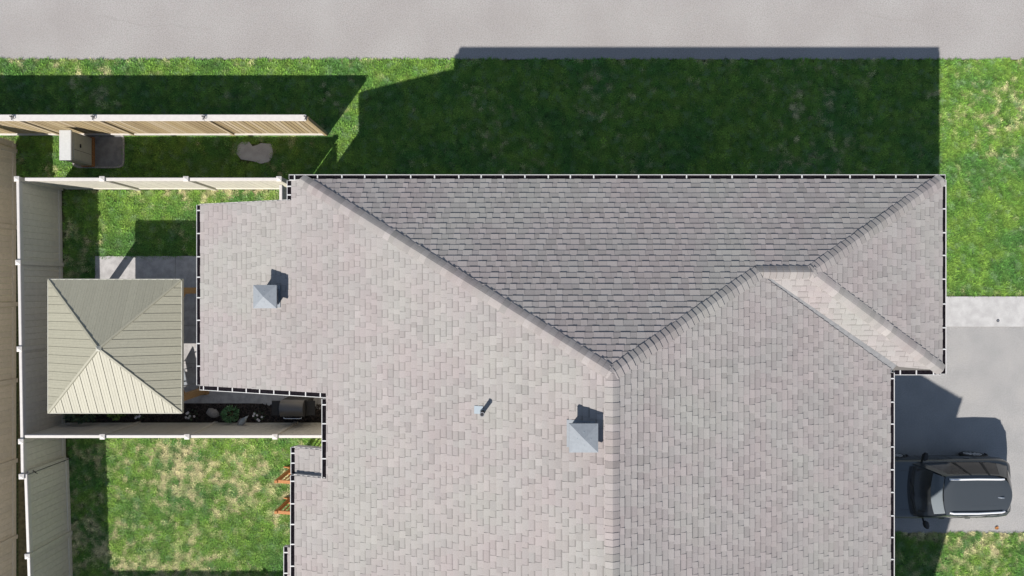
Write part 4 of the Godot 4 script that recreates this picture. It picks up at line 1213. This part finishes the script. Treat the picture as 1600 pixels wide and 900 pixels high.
	for i in 7:
		var u := i / 6.0 * 2.0 - 1.0
		var row7: Array = []
		for j in 5:
			var v := j / 4.0 * 2.0 - 1.0
			row7.append(Vector3(u * 0.07, 0.008 + 0.03 * v * v * (1.0 - u * u), v * 0.045 * sqrt(maxf(0.0, 1.0 - u * u))))
		rl.append(row7)
	lf.mesh = grid(rl, Vector3(0, -1, 0))
	lf.material_override = M.cedar
	lf.position = Vector3(15.6, 0.012, 7.72)
	lf.rotation.y = 0.4
	add_child(lf)
	tag(lf, "small curled brown dry leaf on the driveway edge behind the car", "leaf")

# ------------------------------------------------------------------ ground
func build_ground() -> void:
	struct("ground", "green lawn soil stretching away round the house", flat_sheet(rect(-250, -250, 250, 250), 0.0), M.soil)
	var road := struct("road", "pale grey asphalt road running along the top", flat_sheet(rect(-250, -16.0, 250, -7.36), 0.006), M.road)
	# fine cracks in the asphalt
	for cr in [[Vector2(-13.2, -8.75), 3.6, 0.05], [Vector2(11.0, -8.9), 2.2, 0.12]]:
		var st := begin()
		var p: Vector2 = cr[0]
		var a: float = cr[2]
		var l := 0.0
		while l < cr[1]:
			var d := Vector2(cos(a), sin(a)) * 0.14
			var s := Vector2(-d.y, d.x).normalized() * rng.randf_range(0.003, 0.008)
			quad(st, Vector3(p.x - s.x, 0.0095, p.y - s.y), Vector3(p.x + s.x, 0.0095, p.y + s.y), Vector3(p.x + d.x + s.x, 0.0095, p.y + d.y + s.y), Vector3(p.x + d.x - s.x, 0.0095, p.y + d.y - s.y), Vector3.UP)
			p += d
			l += 0.14
			a = cr[2] + rng.randf_range(-0.35, 0.35)
		part(road, "crack", st.commit(), M.crack)
	struct("driveway", "pale asphalt driveway in front of the garage", flat_sheet(rect(8.4, 1.25, 40, 7.9), 0.008), M.drive)
	var walk := struct("walkway", "pale concrete walkway beside the driveway", slab_mesh(rect(9.0, 0.27, 20.0, 1.245), -0.02, 0.034, 0.006), M.concrete)
	part(walk, "slab", slab_mesh(rect(20.006, 0.27, 40.0, 1.245), -0.02, 0.034, 0.006), M.concrete)
	# patio and path of cast slabs
	var patio := struct("patio", "grey cast concrete patio between gazebo and house", slab_mesh(rect(-13.42, -1.03, -10.84, 1.2), -0.02, 0.03, 0.006), M.patio)
	var curve := PackedVector2Array([Vector2(-10.83, 2.43), Vector2(-7.32, 2.43), Vector2(-7.32, 3.9), Vector2(-7.5, 3.88), Vector2(-7.75, 3.80), Vector2(-8.05, 3.72), Vector2(-8.4, 3.71), Vector2(-10.83, 3.71)])
	for s in [rect(-10.832, -1.03, -8.9, 1.2), rect(-8.892, -1.03, -7.3, 1.2), rect(-13.42, 1.208, -10.84, 3.71), rect(-10.832, 1.208, -8.9, 2.422), rect(-8.892, 1.208, -7.3, 2.422), curve, rect(-7.312, 2.06, -4.0, 3.9)]:
		part(patio, "slab", slab_mesh(s, -0.02, 0.03 + rng.randf_range(-0.002, 0.002), 0.006), M.patio)
	var bed := struct("mulch_bed", "black bark mulch bed along the vinyl fence", flat_sheet(rect(-14.4, 3.72, -3.95, 4.32), 0.014), M.mulch)
	var chip := BoxMesh.new()
	chip.size = Vector3(0.05, 0.012, 0.018)
	var mm := MultiMesh.new()
	mm.transform_format = MultiMesh.TRANSFORM_3D
	mm.use_colors = true
	mm.mesh = chip
	mm.instance_count = 5200
	for i in 5200:
		var x := rng.randf_range(-14.38, -4.0)
		var b := Basis.from_euler(Vector3(rng.randf_range(-0.6, 0.6), rng.randf() * TAU, rng.randf_range(-0.6, 0.6))) * Basis().scaled(Vector3.ONE * rng.randf_range(0.6, 1.7))
		mm.set_instance_transform(i, Transform3D(b, Vector3(x, rng.randf_range(0.015, 0.04), rng.randf_range(3.73, 4.3))))
		mm.set_instance_color(i, shade(Color(0.028, 0.022, 0.02), rng.randf_range(0.4, 2.4)))
	var o := MultiMeshInstance3D.new()
	o.name = numbered("bark_chips")
	o.multimesh = mm
	o.material_override = M.chip
	add_child(o)
	tag(o, "loose dark bark chips covering the planting bed", "mulch")
	o.set_meta("kind", "stuff")
	struct("dry_strip", "strip of dry ground between the two vinyl fences", flat_sheet(rect(-15.9, -4.85, -14.55, 14.0), 0.004), M.dry)

func build_lawns() -> void:
	var slabp := rect(-8.8, -4.68, -7.75, -4.02)
	var padp := rect(-14.1, -4.96, -12.5, -3.88)
	lawn("verge_grass", "wide grass verge between road and house, mostly in the house's shadow", PackedVector2Array([Vector2(-18, -7.36), Vector2(17.8, -7.33), Vector2(17.8, 0.24), Vector2(8.6, 0.24), Vector2(8.6, -2.0), Vector2(-4.7, -2.0), Vector2(-6.8, -3.3), Vector2(-15.9, -3.3), Vector2(-15.9, -4.9), Vector2(-18, -4.9)]), 840.0, -0.52, [["z", -7.36], ["z", 0.2]], [slabp, padp], 101)
	lawn("yard_grass", "small green lawn beside the patio behind the house", PackedVector2Array([Vector2(-14.4, -3.15), Vector2(-7.0, -3.15), Vector2(-7.0, -1.05), Vector2(-13.44, -1.05), Vector2(-13.44, 3.7), Vector2(-14.4, 3.7)]), 920.0, -0.32, [["z", -3.15]], [], 131)
	lawn("back_lawn", "dry patched back lawn south of the vinyl fence", PackedVector2Array([Vector2(-14.25, 4.42), Vector2(-4.0, 4.42), Vector2(-4.0, 10.6), Vector2(-14.25, 10.6)]), 950.0, 0.02, [], [], 151)
	lawn("front_grass", "front lawn below the driveway behind the parked car", PackedVector2Array([Vector2(8.5, 7.88), Vector2(17.8, 7.88), Vector2(17.8, 10.5), Vector2(8.5, 10.5)]), 900.0, -0.22, [["z", 7.88]], [], 171)

func _ready() -> void:
	rng.seed = 20240
	# camera: straight down from a drone
	var cam := Camera3D.new()
	cam.name = "camera"
	cam.fov = 45.74
	cam.far = 900.0
	add_child(cam)
	cam.position = Vector3(0, 22, 0)
	cam.rotation_degrees = Vector3(-90, 0, 0)
	cam.current = true
	# sky
	var env := Environment.new()
	env.background_mode = Environment.BG_SKY
	var sky := Sky.new()
	var sm := ProceduralSkyMaterial.new()
	sm.sky_top_color = Color(0.48, 0.56, 0.68)
	sm.sky_horizon_color = Color(0.73, 0.75, 0.77)
	sm.sky_curve = 0.15
	sm.ground_bottom_color = Color(0.3, 0.32, 0.28)
	sm.ground_horizon_color = Color(0.55, 0.6, 0.62)
	sm.sky_energy_multiplier = 0.85
	sky.sky_material = sm
	env.sky = sky
	env.tonemap_mode = Environment.TONE_MAPPER_LINEAR
	env.tonemap_exposure = 1.55
	env.sdfgi_enabled = true
	env.ssao_enabled = true
	env.ssil_enabled = true
	var we := WorldEnvironment.new()
	we.name = "world"
	we.environment = env
	add_child(we)
	# sun
	var sun := DirectionalLight3D.new()
	sun.name = "sun"
	sun.light_energy = 1.6
	sun.light_color = Color(1.0, 0.972, 0.94)
	sun.light_angular_distance = 0.5
	sun.shadow_enabled = true
	add_child(sun)
	sun.look_at_from_position(Vector3(-0.6, 1.0, 0.855) * 20.0, Vector3.ZERO)
	make_materials()
	build_ground()
	build_house()
	# fences
	vinyl_fence("vinyl_fence", "beige vinyl privacy fence with white rail along the yard's left side", Vector2(-14.52, -3.2), Vector2(-14.38, 5.53), 1.95, [0.0, 2.45, 4.99, 7.7, 8.73], 0.19)
	vinyl_fence("vinyl_fence", "beige vinyl fence beside the dry back lawn, below the black pole", Vector2(-14.29, 5.4), Vector2(-14.1, 10.9), 1.95, [2.47, 4.9], 0.19)
	vinyl_fence("vinyl_fence", "sunlit beige vinyl fence between small lawn and shaded verge", Vector2(-14.38, -3.2), Vector2(-6.78, -3.2), 1.95, [2.36, 4.82, 7.55], 0.19)
	gate()
	vinyl_fence("vinyl_fence", "vinyl fence between the mulch bed and the dry back lawn", Vector2(-14.38, 4.36), Vector2(-3.95, 4.36), 1.95, [2.37, 4.85, 7.43], 0.19)
	vinyl_fence("vinyl_fence", "tall beige vinyl fence of the neighbour at the far left edge", Vector2(-15.98, -4.7), Vector2(-15.98, 13.0), 2.0, [0.3, 2.75, 5.22, 7.67, 10.25, 12.7, 15.2], 0.19, false, M.vinyl_tan)
	vinyl_fence("vinyl_fence", "vinyl fence closing the far end of the dry back lawn", Vector2(-14.2, 10.76), Vector2(-5.0, 10.76), 1.95, [0.1, 2.6, 5.1, 7.6], 0.19)
	wood_fence()
	build_gazebo()
	build_car()
	build_small()
	build_lawns()

func gate() -> Node3D:
	var g := thing("fence_gate", "shaded vinyl gate between the sunlit fence post and the house corner", "gate", Vector3(-6.8, 0, -3.1), -PI / 2.0)
	var pm := box_mesh(Vector3(0.185, 1.6, 0.024), 0.004)
	for k in 7:
		part(g, "plank", pm, M.vinyl[k % 3], Vector3(0.16 + k * 0.19, 0.98, 0))
	part(g, "top_rail", box_mesh(Vector3(1.36, 0.14, 0.09), 0.012), M.vinyl_white, Vector3(0.74, 1.86, 0))
	part(g, "middle_rail", box_mesh(Vector3(1.36, 0.12, 0.06), 0.008), M.vinyl[2], Vector3(0.74, 1.0, -0.012))
	part(g, "bottom_rail", box_mesh(Vector3(1.36, 0.14, 0.07), 0.008), M.vinyl[2], Vector3(0.74, 0.12, 0))
	part(g, "latch", box_mesh(Vector3(0.05, 0.16, 0.05), 0.008), M.black, Vector3(1.3, 1.1, -0.05))
	return g
